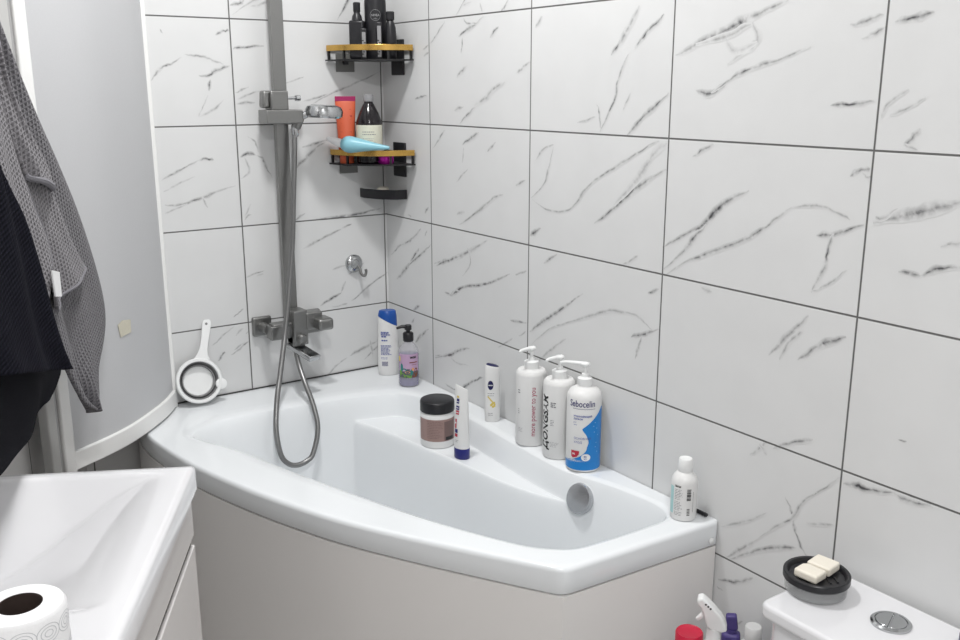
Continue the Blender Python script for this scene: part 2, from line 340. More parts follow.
CAM = Vector((-1.38297,-2.48675,1.47398))
def face_cam(x, y, extra=0): return math.atan2(CAM.y-y, CAM.x-x)+extra
EXPO = 0.16
LAMPS = [('round white ceiling light above the bathtub',(-.62,-.85),.22,18),('round white fill light added on the ceiling behind the camera',(-1.35,-2.8),.22,26)]  # second lamp is an added fill, brightening bath panel and screen
VEINS_RIGHT=[(9,0.8,[(1.154,1.156),(1.211,1.189),(1.26,1.217),(1.305,1.261),(1.362,1.291)]),(7,0.6,[(1.16,1.112),(1.213,1.158),(1.24,1.19),(1.267,1.216)]),(6,0.6,[(1.161,1.098),(1.229,1.141),(1.312,1.178),(1.376,1.208),(1.412,1.233),(1.457,1.27)]),(5,0.5,[(1.457,1.27),(1.502,1.278),(1.542,1.272),(1.575,1.261)]),(8,0.8,[(1.513,1.225),(1.551,1.235),(1.601,1.255)]),(6,0.7,[(1.545,1.234),(1.538,1.199),(1.535,1.174),(1.512,1.126)]),(4,0.4,[(1.512,1.126),(1.544,1.146),(1.578,1.176)]),(6,0.6,[(1.222,1.342),(1.249,1.359),(1.272,1.37)]),(12,0.9,[(1.567,1.331),(1.587,1.342),(1.602,1.346)]),(10,0.7,[(1.588,1.341),(1.598,1.332),(1.603,1.336)]),(12,0.6,[(1.164,1.534),(1.227,1.556),(1.306,1.582),(1.366,1.603),(1.418,1.618)]),(8,0.4,[(1.214,1.552),(1.281,1.563),(1.343,1.583)]),(9,0.4,[(1.343,1.585),(1.358,1.556),(1.335,1.538),(1.292,1.514)]),(9,0.8,[(1.22,1.467),(1.259,1.463),(1.294,1.484)]),(6,0.7,[(1.259,1.463),(1.294,1.484),(1.338,1.503),(1.409,1.521),(1.47,1.541)]),(6,0.8,[(1.518,1.444),(1.56,1.447),(1.597,1.454)]),(6,0.5,[(1.541,1.57),(1.571,1.575),(1.599,1.584)]),(5,0.5,[(1.564,1.548),(1.583,1.554),(1.604,1.565)]),(8,0.3,[(1.288,1.559),(1.309,1.538),(1.359,1.551)]),(9,0.7,[(0.981,1.539),(1.005,1.564),(1.029,1.591),(1.059,1.633)]),(5,0.7,[(0.953,1.38),(0.994,1.445),(1.004,1.491),(1.031,1.541)]),(8,0.8,[(1.05,1.552),(1.078,1.576),(1.108,1.596),(1.129,1.612)]),(4,0.6,[(0.941,1.439),(0.951,1.416),(0.956,1.386)]),(4,0.5,[(0.878,1.398),(0.937,1.412)]),(8,0.7,[(1.037,1.377),(1.087,1.419),(1.151,1.463)]),(4,0.3,[(1.021,1.429),(1.044,1.463)]),(4,0.5,[(0.797,1.345),(0.76,1.334),(0.729,1.306)]),(4,0.5,[(0.797,1.34),(0.778,1.29),(0.766,1.256),(0.715,1.216)]),(5,0.6,[(0.72,1.212),(0.785,1.192),(0.866,1.207),(0.921,1.262),(1.001,1.305),(1.075,1.345),(1.13,1.37)]),(9,0.8,[(0.944,1.18),(1.014,1.228),(1.079,1.276),(1.153,1.315)]),(11,0.35,[(1.005,1.227),(1.07,1.287),(1.123,1.347),(1.153,1.365)]),(10,0.7,[(0.711,1.125),(0.732,1.136),(0.754,1.148)]),(5,0.5,[(1.038,1.103),(1.084,1.128)]),(8,0.8,[(1.619,1.571),(1.651,1.577),(1.681,1.582)]),(5,0.5,[(1.612,1.426),(1.619,1.448),(1.654,1.47)]),(5,0.4,[(1.626,1.431),(1.657,1.444),(1.683,1.457)]),(6,0.6,[(1.655,1.385),(1.667,1.398),(1.679,1.413)]),(4,0.4,[(1.655,1.386),(1.679,1.379)]),(14,0.6,[(1.617,1.259),(1.677,1.28),(1.721,1.295),(1.756,1.307)]),(9,0.9,[(1.669,1.188),(1.707,1.188)]),(7,0.7,[(1.707,1.188),(1.732,1.202),(1.771,1.211)]),(6,0.4,[(1.733,1.236),(1.762,1.248)]),(5,0.5,[(1.62,1.271),(1.63,1.267),(1.657,1.288)]),(8,0.6,[(1.434,0.993),(1.473,1.041),(1.51,1.085)]),(6,0.5,[(1.459,0.99),(1.48,1.032),(1.502,1.052)]),(8,0.7,[(1.497,0.999),(1.538,1.035),(1.588,1.063)]),(6,0.4,[(1.262,1.09),(1.291,1.088)]),(8,0.8,[(0.715,0.883),(0.77,0.92),(0.833,0.963),(0.912,1.016)]),(5,0.5,[(0.716,0.846),(0.793,0.906),(0.855,0.933),(0.971,0.984),(1.016,0.996),(1.078,0.999),(1.113,0.987),(1.143,0.975)]),(7,0.7,[(1.072,0.95),(1.106,0.961),(1.154,0.983)]),(5,0.5,[(1.106,0.957),(1.096,0.927),(1.087,0.902)]),(6,0.5,[(0.767,1.064),(0.819,1.094)]),(10,0.8,[(1.117,1.055),(1.149,1.067)]),(9,0.6,[(0.27,0.988),(0.372,1.017),(0.455,1.052),(0.533,1.088)]),(5,0.4,[(0.442,1.057),(0.455,1.014),(0.414,0.976)]),(7,0.8,[(0.328,0.917),(0.356,0.911),(0.413,0.942),(0.533,0.973),(0.632,1.015)]),(5,0.6,[(0.633,0.895),(0.704,0.902)]),(5,0.5,[(0.655,1.016),(0.701,1.034)]),(7,0.6,[(0.417,1.327),(0.457,1.347),(0.495,1.362)]),(4,0.5,[(0.425,1.321),(0.417,1.28)]),(5,0.5,[(0.532,1.315),(0.569,1.342)]),(5,0.4,[(0.389,1.226),(0.443,1.267)]),(6,0.6,[(0.401,1.113),(0.482,1.155),(0.557,1.201),(0.601,1.215)]),(6,0.5,[(0.388,1.142),(0.429,1.153)]),(5,0.5,[(0.652,1.24),(0.692,1.257)]),(5,0.5,[(0.269,1.309),(0.307,1.341),(0.336,1.364)]),(8,0.8,[(0.404,1.6),(0.438,1.614),(0.483,1.628)]),(4,0.5,[(0.427,1.646),(0.438,1.634),(0.478,1.63),(0.516,1.644)]),(4,0.6,[(0.421,1.598),(0.415,1.558)]),(6,0.6,[(0.542,1.593),(0.563,1.609),(0.579,1.617)]),(6,0.5,[(0.391,1.499),(0.414,1.515),(0.443,1.528)]),(6,0.5,[(0.651,1.506),(0.675,1.518),(0.704,1.533)]),(6,0.6,[(0.407,1.381),(0.437,1.403),(0.477,1.424)]),(9,0.5,[(0.471,1.432),(0.521,1.446),(0.554,1.468),(0.606,1.485)]),(7,0.5,[(0.381,1.415),(0.425,1.426)]),(5,0.5,[(0.266,1.588),(0.308,1.618),(0.339,1.642)]),(5,0.5,[(0.23,1.557),(0.256,1.567)]),(6,0.6,[(0.18,1.443),(0.207,1.447),(0.244,1.452)]),(4,0.4,[(0.224,1.573),(0.257,1.585)]),(5,0.6,[(0.589,1.651),(0.619,1.675)]),(4,0.4,[(0.5,1.677),(0.51,1.656)]),(4,0.4,[(0.422,1.674),(0.461,1.683)]),(6,0.4,[(0.721,1.608),(0.748,1.631)]),(6,0.5,[(0.023,0.976),(0.058,1.001),(0.091,1.019)]),(6,0.7,[(0.091,1.019),(0.128,1.031),(0.16,1.05),(0.201,1.08)]),(10,0.6,[(0.053,0.906),(0.107,0.943),(0.135,0.969)]),(7,0.6,[(0.135,0.969),(0.172,1.003),(0.189,1.021)]),(6,0.7,[(0.116,0.952),(0.172,0.989),(0.225,1.019),(0.255,1.041)]),(6,0.5,[(0.222,1.06),(0.235,1.079)]),(6,0.5,[(0.224,1.125),(0.245,1.147)]),(5,0.4,[(0.127,1.11),(0.149,1.109)]),(8,0.6,[(0.283,0.983),(0.332,1.004),(0.403,1.027)]),(7,0.6,[(0.148,0.828),(0.189,0.852)]),(6,0.5,[(0.137,0.785),(0.158,0.805)]),(8,0.7,[(0.158,0.73),(0.191,0.758),(0.236,0.787)]),(9,0.8,[(0.323,0.914),(0.359,0.912)]),(6,0.6,[(0.359,0.912),(0.379,0.922),(0.402,0.931)]),(6,0.6,[(0.268,0.714),(0.302,0.721),(0.344,0.736),(0.401,0.754)]),(7,0.7,[(0.268,0.709),(0.336,0.731),(0.397,0.759),(0.449,0.778)]),(5,0.4,[(0.351,0.731),(0.382,0.721),(0.442,0.729)]),(7,0.8,[(0.319,0.642),(0.373,0.639),(0.411,0.654),(0.485,0.699),(0.513,0.711)]),(5,0.5,[(0.581,0.81),(0.646,0.849)]),(5,0.4,[(0.745,0.81),(0.813,0.864),(0.856,0.896)]),(4,0.4,[(0.671,0.862),(0.701,0.88)]),(5,0.4,[(1.408,0.787),(1.427,0.807),(1.444,0.824)]),(5,0.3,[(1.429,0.818),(1.447,0.8)]),(5,0.6,[(1.495,0.733),(1.507,0.718),(1.517,0.694),(1.526,0.671),(1.54,0.647),(1.555,0.635)]),(5,0.4,[(1.352,0.612),(1.412,0.649),(1.457,0.686)]),(7,0.7,[(1.37,0.555),(1.401,0.583),(1.432,0.614)]),(5,0.5,[(1.432,0.614),(1.475,0.66),(1.513,0.696),(1.534,0.741),(1.579,0.784),(1.603,0.811)]),(6,0.6,[(1.375,0.549),(1.441,0.599),(1.5,0.632),(1.529,0.642)]),(4,0.4,[(1.545,0.699),(1.599,0.718)]),(8,0.7,[(1.353,0.495),(1.399,0.512),(1.438,0.54)]),(5,0.4,[(1.35,0.478),(1.367,0.479)]),(5,0.4,[(1.402,0.42),(1.422,0.434)]),(8,0.9,[(1.611,0.801),(1.636,0.808),(1.655,0.807),(1.703,0.82)]),(7,0.6,[(1.703,0.82),(1.721,0.816),(1.744,0.817),(1.772,0.821)]),(7,0.5,[(1.46,0.818),(1.502,0.843),(1.543,0.862)]),(9,0.7,[(1.701,0.912),(1.716,0.914)]),(5,0.5,[(1.554,0.759),(1.563,0.765)])]
VEINS_BACK=[(6,0.6,[(-0.673,1.49),(-0.658,1.511),(-0.641,1.524),(-0.618,1.533),(-0.591,1.552)]),(5,0.5,[(-0.584,1.559),(-0.562,1.555),(-0.529,1.553),(-0.503,1.541),(-0.48,1.535)]),(8,0.8,[(-0.549,1.503),(-0.519,1.506),(-0.501,1.518),(-0.464,1.531)]),(6,0.7,[(-0.518,1.495),(-0.525,1.465)]),(4,0.4,[(-0.529,1.455),(-0.545,1.423),(-0.557,1.399)]),(5,0.4,[(-0.557,1.399),(-0.519,1.416),(-0.486,1.442)]),(10,0.7,[(-0.498,1.608),(-0.474,1.618),(-0.46,1.62)]),(8,0.7,[(-0.453,1.684),(-0.425,1.691),(-0.412,1.697)]),(6,0.7,[(-0.452,1.574),(-0.432,1.578),(-0.365,1.583)]),(5,0.5,[(-0.454,1.46),(-0.432,1.469),(-0.414,1.477)]),(5,0.4,[(-0.448,1.443),(-0.419,1.454),(-0.383,1.466)]),(5,0.4,[(-0.452,1.432),(-0.399,1.434)]),(5,0.4,[(-0.426,1.345),(-0.406,1.328),(-0.397,1.3)]),(5,0.4,[(-0.641,1.619),(-0.635,1.607)]),(5,0.6,[(-0.668,1.238),(-0.633,1.255),(-0.602,1.271),(-0.566,1.286)]),(7,0.8,[(-0.566,1.286),(-0.545,1.289),(-0.525,1.285)]),(5,0.4,[(-0.665,1.208),(-0.63,1.223),(-0.579,1.245)]),(7,0.7,[(-0.664,1.173),(-0.624,1.173),(-0.563,1.186),(-0.531,1.197),(-0.469,1.214)]),(5,0.4,[(-0.666,1.151),(-0.604,1.172)]),(4,0.3,[(-0.563,1.189),(-0.549,1.158)]),(6,0.5,[(-0.258,1.436),(-0.207,1.448),(-0.153,1.461)]),(6,0.5,[(-0.235,1.426),(-0.164,1.459),(-0.097,1.483),(-0.006,1.522)]),(8,0.6,[(-0.291,1.251),(-0.252,1.283),(-0.225,1.307)]),(5,0.5,[(-0.225,1.307),(-0.18,1.332)]),(8,0.8,[(-0.45,1.289),(-0.43,1.298),(-0.406,1.294)]),(5,0.6,[(-0.406,1.294),(-0.386,1.282),(-0.375,1.255),(-0.359,1.228)]),(5,0.4,[(-0.44,1.291),(-0.428,1.249),(-0.454,1.231)]),(7,0.6,[(-0.234,1.103),(-0.145,1.105),(-0.065,1.112),(-0.006,1.122)]),(5,0.5,[(-0.299,1.105),(-0.266,1.122)]),(5,0.5,[(-0.309,1.483),(-0.252,1.504)]),(4,0.4,[(-0.301,1.357),(-0.274,1.373)]),(5,0.4,[(-0.396,1.682),(-0.342,1.698)]),(6,0.5,[(-0.267,1.308),(-0.169,1.334)]),(7,0.6,[(-0.279,1.018),(-0.213,1.045),(-0.153,1.067)]),(6,0.6,[(-0.153,1.067),(-0.119,1.079)]),(7,0.7,[(-0.233,0.843),(-0.188,0.864),(-0.161,0.876)]),(5,0.5,[(-0.161,0.876),(-0.146,0.909)]),(5,0.5,[(-0.189,0.948),(-0.144,0.956)]),(6,0.6,[(-0.128,0.844),(-0.071,0.881),(-0.002,0.92)]),(6,0.6,[(-0.138,0.927),(-0.082,0.958)]),(9,0.6,[(-0.141,0.673),(-0.092,0.691),(-0.049,0.703)]),(6,0.6,[(-0.049,0.703),(-0.007,0.747)]),(5,0.4,[(-0.196,0.834),(-0.142,0.839)]),(5,0.5,[(-0.226,0.616),(-0.191,0.649),(-0.149,0.668)]),(5,0.5,[(-0.093,0.652),(-0.027,0.7)]),(5,0.5,[(-0.455,0.957),(-0.4,0.968)]),(6,0.4,[(-0.504,0.751),(-0.467,0.769)]),(5,0.4,[(-0.07,0.713),(-0.062,0.653)]),(5,0.5,[(-0.5,0.846),(-0.483,0.858),(-0.468,0.867)]),(5,0.5,[(-0.567,0.774),(-0.546,0.787),(-0.527,0.802),(-0.498,0.82)]),(10,0.35,[(-0.497,0.792),(-0.485,0.803),(-0.473,0.812)]),(6,0.8,[(-0.552,0.726),(-0.54,0.739),(-0.531,0.751)]),(5,0.6,[(-0.513,0.737),(-0.483,0.755),(-0.458,0.769)]),(4,0.4,[(-0.467,0.793),(-0.459,0.799)]),(5,0.4,[(-0.45,1.117),(-0.44,1.127),(-0.429,1.132)]),(4,0.3,[(-0.447,1.127),(-0.427,1.161)]),(4,0.3,[(-0.425,0.955),(-0.403,0.96)])]
# ------------------------------------------------------------------ room
ROOM_H = 2.65
LW0 = Vector((-.925,0,0)); LWD = Vector((-.463,-.886,0)).normalized(); LWN = Vector((.886,-.463,0)).normalized()
def lw(s, o, z): return LW0 + LWD*s + LWN*o + Vector((0,0,z))
PRINTS = [
 [(9,.8,[(.0,.74),(.1,.63),(.22,.5),(.42,.27)]),(6,.55,[(.02,.96),(.15,.83),(.3,.72),(.45,.65),(.64,.37),(.77,.33),(.87,.42)]),(8,.8,[(.73,.58),(.82,.55),(.95,.45)]),(6,.6,[(.8,.55),(.78,.75),(.7,.97)]),(9,.8,[(.9,.08),(.99,.03)])],
 [(8,.8,[(.3,.3),(.38,.22),(.47,.12)]),(4,.6,[(.33,.3),(.32,.5)]),(6,.6,[(.59,.28),(.68,.17)]),(6,.6,[(.3,.98),(.42,.82),(.55,.75),(.74,.6)]),(5,.5,[(.85,.52),(.98,.38)]),(6,.5,[(.26,.7),(.37,.57)])],
 [(12,.6,[(.0,.4),(.13,.31),(.28,.2),(.45,.1),(.6,.02)]),(9,.8,[(.1,.66),(.18,.68),(.27,.6),(.45,.5),(.65,.36)]),(7,.4,[(.36,.18),(.4,.3),(.25,.5)]),(6,.8,[(.74,.78),(.95,.74)])],
 [(9,.7,[(.6,.42),(.66,.2),(.75,.02)]),(5,.7,[(.52,.98),(.62,.7),(.66,.45),(.78,.2),(.9,.06)]),(8,.8,[(.7,.97),(.83,.82),(.99,.62)])],
]
def vein_wall(name, ext, veins, m, mtx, u0, traced):
    mb = MB(); att = []
    x0, x1 = ext
    mb.box(((x0+x1)/2, .05, ROOM_H/2), (x1-x0, .1, ROOM_H)); att += [0]*len(mb.v)
    rnd = random.Random(name); k = 0
    allv = list(veins)
    i0 = math.floor((x0-u0)/TW); i1 = math.ceil((x1-u0)/TW)
    for i in range(i0, i1):
        for j in range(0, int(ROOM_H/TH)+1):
            a, z = u0+i*TW, j*TH
            if a+TW*.5 > traced[0] and a+TW*.5 < traced[1] and z+TH*.5 > traced[2] and z+TH*.5 < traced[3]: continue
            for w, s, p in PRINTS[rnd.randrange(4)]:
                q = [(a+u*TW, z+(1-v)*TH) for u, v in p]
                if all(x0 < c[0] < x1 and c[1] < ROOM_H-.01 for c in q): allv.append((w, s, q))
    for w, s, p in allv:
        path = smooth_path([(a,0,z) for a, z in p], 7); n = len(path)
        w = min(w*.00042, .075*sum((path[i+1]-path[i]).length for i in range(n-1))); k += 1; y = -.0003-k*.0000012
        j1 = rnd.uniform(0,9)
        vs = []; va = []
        kn = [(rnd.uniform(-.0016,.0016), rnd.uniform(.65,1.35), rnd.uniform(.55,1.15)) for _ in range(n//3+3)]
        def soft(i, c): f = i/3; a = int(f); u = f-a; u = u*u*(3-2*u); return kn[a][c]*(1-u)+kn[a+1][c]*u
        for i, q in enumerate(path):
            t = (path[min(i+1,n-1)]-path[max(i-1,0)]).normalized(); nn = Vector((-t.z,0,t.x))
            q = q + nn*(math.sin(i*1.7+j1)*.0013*.4+soft(i,0))
            e = i/(n-1); tap = (math.sin(PI*min(max(e,.03),.97))**.5)
            ww = w*tap*soft(i,1); ss = s*tap*soft(i,2)
            for off, val in ((-2.1,0),(-.9,.45),(0,1),(.9,.45),(2.3,0)):
                c = q+nn*off*ww; vs.append((min(max(c.x,x0),x1), y, c.z)); va.append(min(1,val*ss*1.45))
        mb.add(vs, [(r*5+c, r*5+c+1, (r+1)*5+c+1, (r+1)*5+c) for r in range(n-1) for c in range(4)]); att += va
    me = bpy.data.meshes.new(name); me.from_pydata(mb.v, [], mb.f); me.materials.append(m)
    at = me.attributes.new('vein', 'FLOAT', 'POINT'); at.data.foreach_set('value', att)
    o = bpy.data.objects.new(name, me); COL.objects.link(o); o.matrix_world = mtx
    return struct(o)
vein_wall('wall_back', (-1.6,.1), VEINS_BACK, tile_mat('marble_tile_back', -.457), Matrix.Identity(4), -.457, (-.75,.3,.5,1.75))
vein_wall('wall_right', (0,3.6), VEINS_RIGHT, tile_mat('marble_tile_right', .2584), Matrix.Rotation(-PI/2,4,'Z'), .2584, (-.3,1.95,.25,1.75))
ang_l = math.atan2(.886,.463)
vein_wall('wall_left', (-4.0,0), [], tile_mat('marble_tile_left', -.38, base=(.72,.715,.71)), Matrix.Translation(LW0) @ Matrix.Rotation(ang_l,4,'Z'), -.38, (-.8,0,0,.9))
struct(obj('wall_near', MB().box((-1.4,-3.55,ROOM_H/2), (3.2,.1,ROOM_H)), M['paint'], smooth=False))
fm, nt, b = _nodes('grey_floor_tile')
tc = N(nt,'ShaderNodeTexCoord'); bk = N(nt,'ShaderNodeTexBrick'); nt.links.new(tc.outputs['Object'], bk.inputs['Vector'])
bk.offset = 0; bk.inputs['Scale'].default_value = 1; bk.inputs['Brick Width'].default_value = .33; bk.inputs['Row Height'].default_value = .33; bk.inputs['Mortar Size'].default_value = .003
bk.inputs['Color1'].default_value = (.42,.40,.38,1); bk.inputs['Color2'].default_value = (.45,.43,.41,1); bk.inputs['Mortar'].default_value = (.15,.15,.15,1)
nt.links.new(bk.outputs[0], b.inputs['Base Color']); b.inputs['Roughness'].default_value = .4
struct(obj('floor', MB().box((-1.3,-1.75,-.05), (3.4,3.7,.1)), fm, smooth=False))
struct(obj('ceiling', MB().box((-1.3,-1.75,ROOM_H+.05), (3.4,3.7,.1)), M['ceil'], smooth=False))
# the low tiled pipe box between the bath end and the toilet, on which the cleaning bottles stand
struct(obj('trim_1', MB().box((-.115,-1.478,.12), (.22,.255,.24)), M['cabinet'], bevel=.004))

# ------------------------------------------------------------------ bath
RIM = .625
OUT = [(-.0015,-.004),(-.001,-1.345),(-.385,-1.321)]
front = smooth_path([(-.385,-1.321,0),(-.452,-1.214,0),(-.541,-1.066,0),(-.62,-.922,0),(-.673,-.800,0),(-.726,-.652,0),(-.778,-.462,0),(-.805,-.285,0),(-.812,-.16,0),(-.80,-.06,0),(-.785,-.004,0)], 10)
OUTLINE = [(-.0015,-.004)] + fillet([(-.0015,-.004),(-.001,-1.345),(-.385,-1.321),(front[6].x,front[6].y)], [0,.008,.022,0])[1:-1] + [(q.x,q.y) for q in front[6:]]
INNER = smooth_loop([(-.72,-.26),(-.66,-.205),(-.584,-.188),(-.45,-.195),(-.343,-.206),(-.25,-.222),(-.183,-.24),(-.12,-.268),(-.088,-.33),(-.072,-.45),(-.074,-.6),(-.083,-.75),(-.090,-.9),(-.086,-.985),(-.068,-1.05),(-.052,-1.13),(-.046,-1.22),(-.075,-1.27),(-.16,-1.277),(-.25,-1.272),(-.32,-1.262),(-.372,-1.215),(-.42,-1.13),(-.505,-.926),(-.6,-.639),(-.66,-.43),(-.712,-.31)], 6)
SEAT = smooth_loop([(-.262,-.16),(-.264,-.24),(-.247,-.31),(-.222,-.435),(-.192,-.63),(-.174,-.79),(-.150,-.905),(-.105,-1.01),(-.04,-1.1),(.1,-1.0),(.1,-.5),(.1,.1),(-.1,.1),(-.255,.05)], 6)
def sdist(P_, poly):
    """signed distance, positive inside"""
    P_ = np.asarray(P_); d = np.full(len(P_), 1e9); ins = np.zeros(len(P_), bool); n = len(poly)
    for i in range(n):
        a, b = poly[i], poly[(i+1)%n]; ab = b-a; L = ab@ab
        if L < 1e-14: continue
        t = np.clip(((P_-a)@ab)/L, 0, 1); d = np.minimum(d, np.linalg.norm(P_-(a+t[:,None]*ab), axis=1))
        c = (a[1] > P_[:,1]) != (b[1] > P_[:,1])
        x = (b[0]-a[0])*(P_[:,1]-a[1])/(b[1]-a[1]+1e-15)+a[0]; ins ^= c & (P_[:,0] < x)
    return np.where(ins, d, -d)
def sst(t): t = np.clip(t,0,1); return t*t*(3-2*t)
def tub_z(P_):
    d = sdist(P_, INNER); ds = sdist(P_, SEAT)
    end = np.clip((-P_[:,0]-.45)/.25, 0, 1)            # the foot end slopes more gently
    wall = RIM - .42*sst((d+.006)/(.085+.10*end)) 
    seat = RIM - .068 - .012*np.clip(ds/.1,0,1)*0 - .36*sst((-ds+.014)/.046)
    k = .010; h = np.clip(.5+.5*(seat-wall)/k, 0, 1)
    z = wall*(1-h)+seat*h+k*h*(1-h)
    return np.where(d < -.006, RIM, np.minimum(z, RIM))
CEN = np.array([-.40,-.72])
def ray_hit(poly, ang):
    dv = np.array([math.cos(ang), math.sin(ang)]); best = 0
    n = len(poly)
    for i in range(n):
        a = np.array(poly[i])-CEN; e = np.array(poly[(i+1)%n])-np.array(poly[i])
        den = dv[0]*e[1]-dv[1]*e[0]
        if abs(den) < 1e-12: continue
        t = (a[0]*e[1]-a[1]*e[0])/den; u = (a[0]*dv[1]-a[1]*dv[0])/den
        if t > 0 and -1e-9 <= u <= 1+1e-9: best = max(best, t)
    return best
angs = sorted(set([round(2*PI*i/620,5) for i in range(620)] + [round(math.atan2(y-CEN[1],x-CEN[0])%(2*PI),5) for x, y in OUTLINE]))
na = len(angs); rings = []
ri = np.array([ray_hit(INNER,a) for a in angs]); ro = np.array([ray_hit(OUTLINE,a) for a in angs]); dirs = np.array([(math.cos(a),math.sin(a)) for a in angs])
inn = [1-(1-t)**1.6 for t in np.linspace(.02,1,170)]
for t in inn:
    q = CEN+dirs*(ri*t)[:,None]; rings.append(np.column_stack([q, tub_z(q)]))
RRv = np.array([.003 if (abs(x+.001)<.003 or abs(y+.004)<.003) else .011 for x,y in (CEN+dirs*ro[:,None])]); RR = RRv
for t in np.linspace(0,1,8)[1:]:
    q = CEN+dirs*(ri+(ro-RR-ri)*t)[:,None]; rings.append(np.column_stack([q, np.full(na,RIM)]))
for a in np.linspace(0,PI/2,7)[1:]:
    q = CEN+dirs*(ro-RR+RR*math.sin(a))[:,None]; rings.append(np.column_stack([q, RIM-RR+RR*math.cos(a)]))
for rr, z in ((0,.600),(0,.574),(.003,.571),(.05,.571)):
    q = CEN+dirs*(ro-rr)[:,None]; rings.append(np.column_stack([q, np.full(na,z)]))
mb = MB(); V_ = np.vstack(rings); F_ = []
for j in range(len(rings)-1):
    for i in range(na): F_.append((j*na+i, j*na+(i+1)%na, (j+1)*na+(i+1)%na, (j+1)*na+i))
V_ = np.vstack([V_, [[CEN[0],CEN[1],float(tub_z(CEN[None])[0])]]])
for i in range(na): F_.append((len(V_)-1, (i+1)%na, i))
mb.add(V_, F_)
tub = thing('bathtub', 'white corner bathtub with a bowed front panel and moulded corner seat', 'bathtub', (-.40,-.72,0))
inv = Matrix.Translation((.40,.72,0))
obj('tub_shell', mb.xform(inv), M['acrylic'], tub, ang=75)
# front panel under the rim
pan = [(-.003,-1.331),(-.380,-1.308)] + [(q.x+.012,q.y+.004) for q in front[5:-4]]
def ribbon(path, th, z0, z1):
    mb = MB(); P_ = [Vector((x,y,0)) for x, y in path]; n = len(P_); L = []; R_ = []
    for i, q in enumerate(P_):
        a = (P_[i]-P_[i-1]).normalized() if i else (P_[1]-P_[0]).normalized(); b = (P_[i+1]-P_[i]).normalized() if i < n-1 else a
        t = (a+b).normalized(); nn = Vector((-t.y,t.x,0)); k = 1/max(.5,nn.dot(Vector((-a.y,a.x,0))))
        L.append(q); R_.append(q-nn*th*k)
    mb.add([(q.x,q.y,z) for q in L for z in (z0,z1)]+[(q.x,q.y,z) for q in R_ for z in (z0,z1)],
           [(2*i,2*i+2,2*i+3,2*i+1) for i in range(n-1)]+[(2*n+2*i,2*n+2*i+1,2*n+2*i+3,2*n+2*i+2) for i in range(n-1)]+
           [(2*i+1,2*i+3,2*n+2*i+3,2*n+2*i+1) for i in range(n-1)]+[(2*i,2*n+2*i,2*n+2*i+2,2*i+2) for i in range(n-1)]+
           [(0,1,2*n+1,2*n),(2*n-2,4*n-2,4*n-1,2*n-1)])
    return mb
obj('front_panel', ribbon(pan, -.012, .004, .568).xform(inv), M['panel'], tub, ang=25)
# white cover cap on the rim's end, overflow knob, drain
obj('screw_cap', MB().lathe([(.0065,0),(.0065,.002),(.004,.004),(.001,.0045)], 20, mtx=Matrix.Rotation(PI/2,4,'X'), c=(-.020,-1.3445,.585)).xform(inv), M['white_pl'], tub)
kd = Vector((-.93,-.10,.36)).normalized(); km = kd.to_track_quat('Z','Y').to_matrix().to_4x4()
KC = Vector((-.080,-1.022,.570))
kn = obj('overflow_knob', MB().lathe([(.010,-.03),(.010,0),(.030,.001),(.0345,.004),(.0350,.016),(.033,.0195),(.028,.021),(.002,.0213)], 48, mtx=km, c=KC).xform(inv), M['satin'], tub, label='round chrome overflow knob')
obj('sealant', MB().box((-.345,-.0027,.6262), (.68,.0034,.0032)).xform(inv), M['caulk'], tub, smooth=False, label='dark sealant line along the back wall')
dz = float(tub_z(np.array([[-.42,-.80]]))[0])
obj('drain', MB().lathe([(.036,0),(.036,.002),(.030,.004),(.012,.003),(.010,.006),(.001,.007)], 36, c=(-.42,-.80,dz-.001)).xform(inv), M['chrome'], tub)

# ------------------------------------------------------------------ bath screen with white frame
scr = thing('bath_screen', 'curved frosted grey shower screen in a white frame swung out over the bath end', 'shower screen', (-.84,-.19,.63))
si = Matrix.Translation((.84,.19,-.63))
sp_ = smooth_path([(-.692,-.030,0),(-.735,-.098,0),(-.79,-.165,0),(-.86,-.238,0),(-.93,-.292,0),(-1.018,-.345,0)], 8)
pth = [(q.x,q.y) for q in sp_]
TOPZ = 2.02
pane = obj('frosted_pane', ribbon(pth, .005, .672, TOPZ).xform(si), M['frost'], scr, ang=60)
def shift(path, d):
    out = []
    for i, q in enumerate(path):
        a = Vector(path[min(i+1,len(path)-1)])-Vector(path[max(i-1,0)]); a.normalize(); out.append((q[0]-a.y*d, q[1]+a.x*d))
    return out
rl = shift(pth, .008)
obj('bottom_rail', ribbon(rl, .020, .631, .675).xform(si), M['alu'], scr, bevel=.003)
obj('top_rail', ribbon(rl, .020, TOPZ-.004, TOPZ+.035).xform(si), M['alu'], scr, bevel=.003)
obj('wall_profile', MB().box((-.693,-.016,1.335), (.022,.030,1.42)).xform(si), M['alu'], scr, bevel=.003)
pa = math.atan2(pth[-1][1]-pth[-4][1], pth[-1][0]-pth[-4][0]); pe = Vector((*pth[-1],0)); pt = Vector((math.cos(pa),math.sin(pa),0))
c = pe+pt*.012; obj('end_post', MB().box((c.x,c.y,1.315), (.030,.026,1.49), rz=pa).xform(si), M['alu'], scr, bevel=.004)
c = pe+pt*.032; obj('hinge_gasket', MB().box((c.x,c.y,1.315), (.010,.012,1.48), rz=pa).xform(si), M['alu_grey'], scr, bevel=.002)
c = pe+pt*.052; obj('hinge_profile', MB().box((c.x,c.y,1.315), (.024,.030,1.49), rz=pa).xform(si), M['alu_shaded'], scr, bevel=.004)
# a square of old adhesive on the pane
i = 22
q0, q1 = Vector((*pth[i],0)), Vector((*pth[i+2],0)); t_ = (q1-q0).normalized(); n_ = Vector((-t_.y,t_.x,0))
if n_.dot(Vector((-1,-2,0))) < 0: n_ = -n_

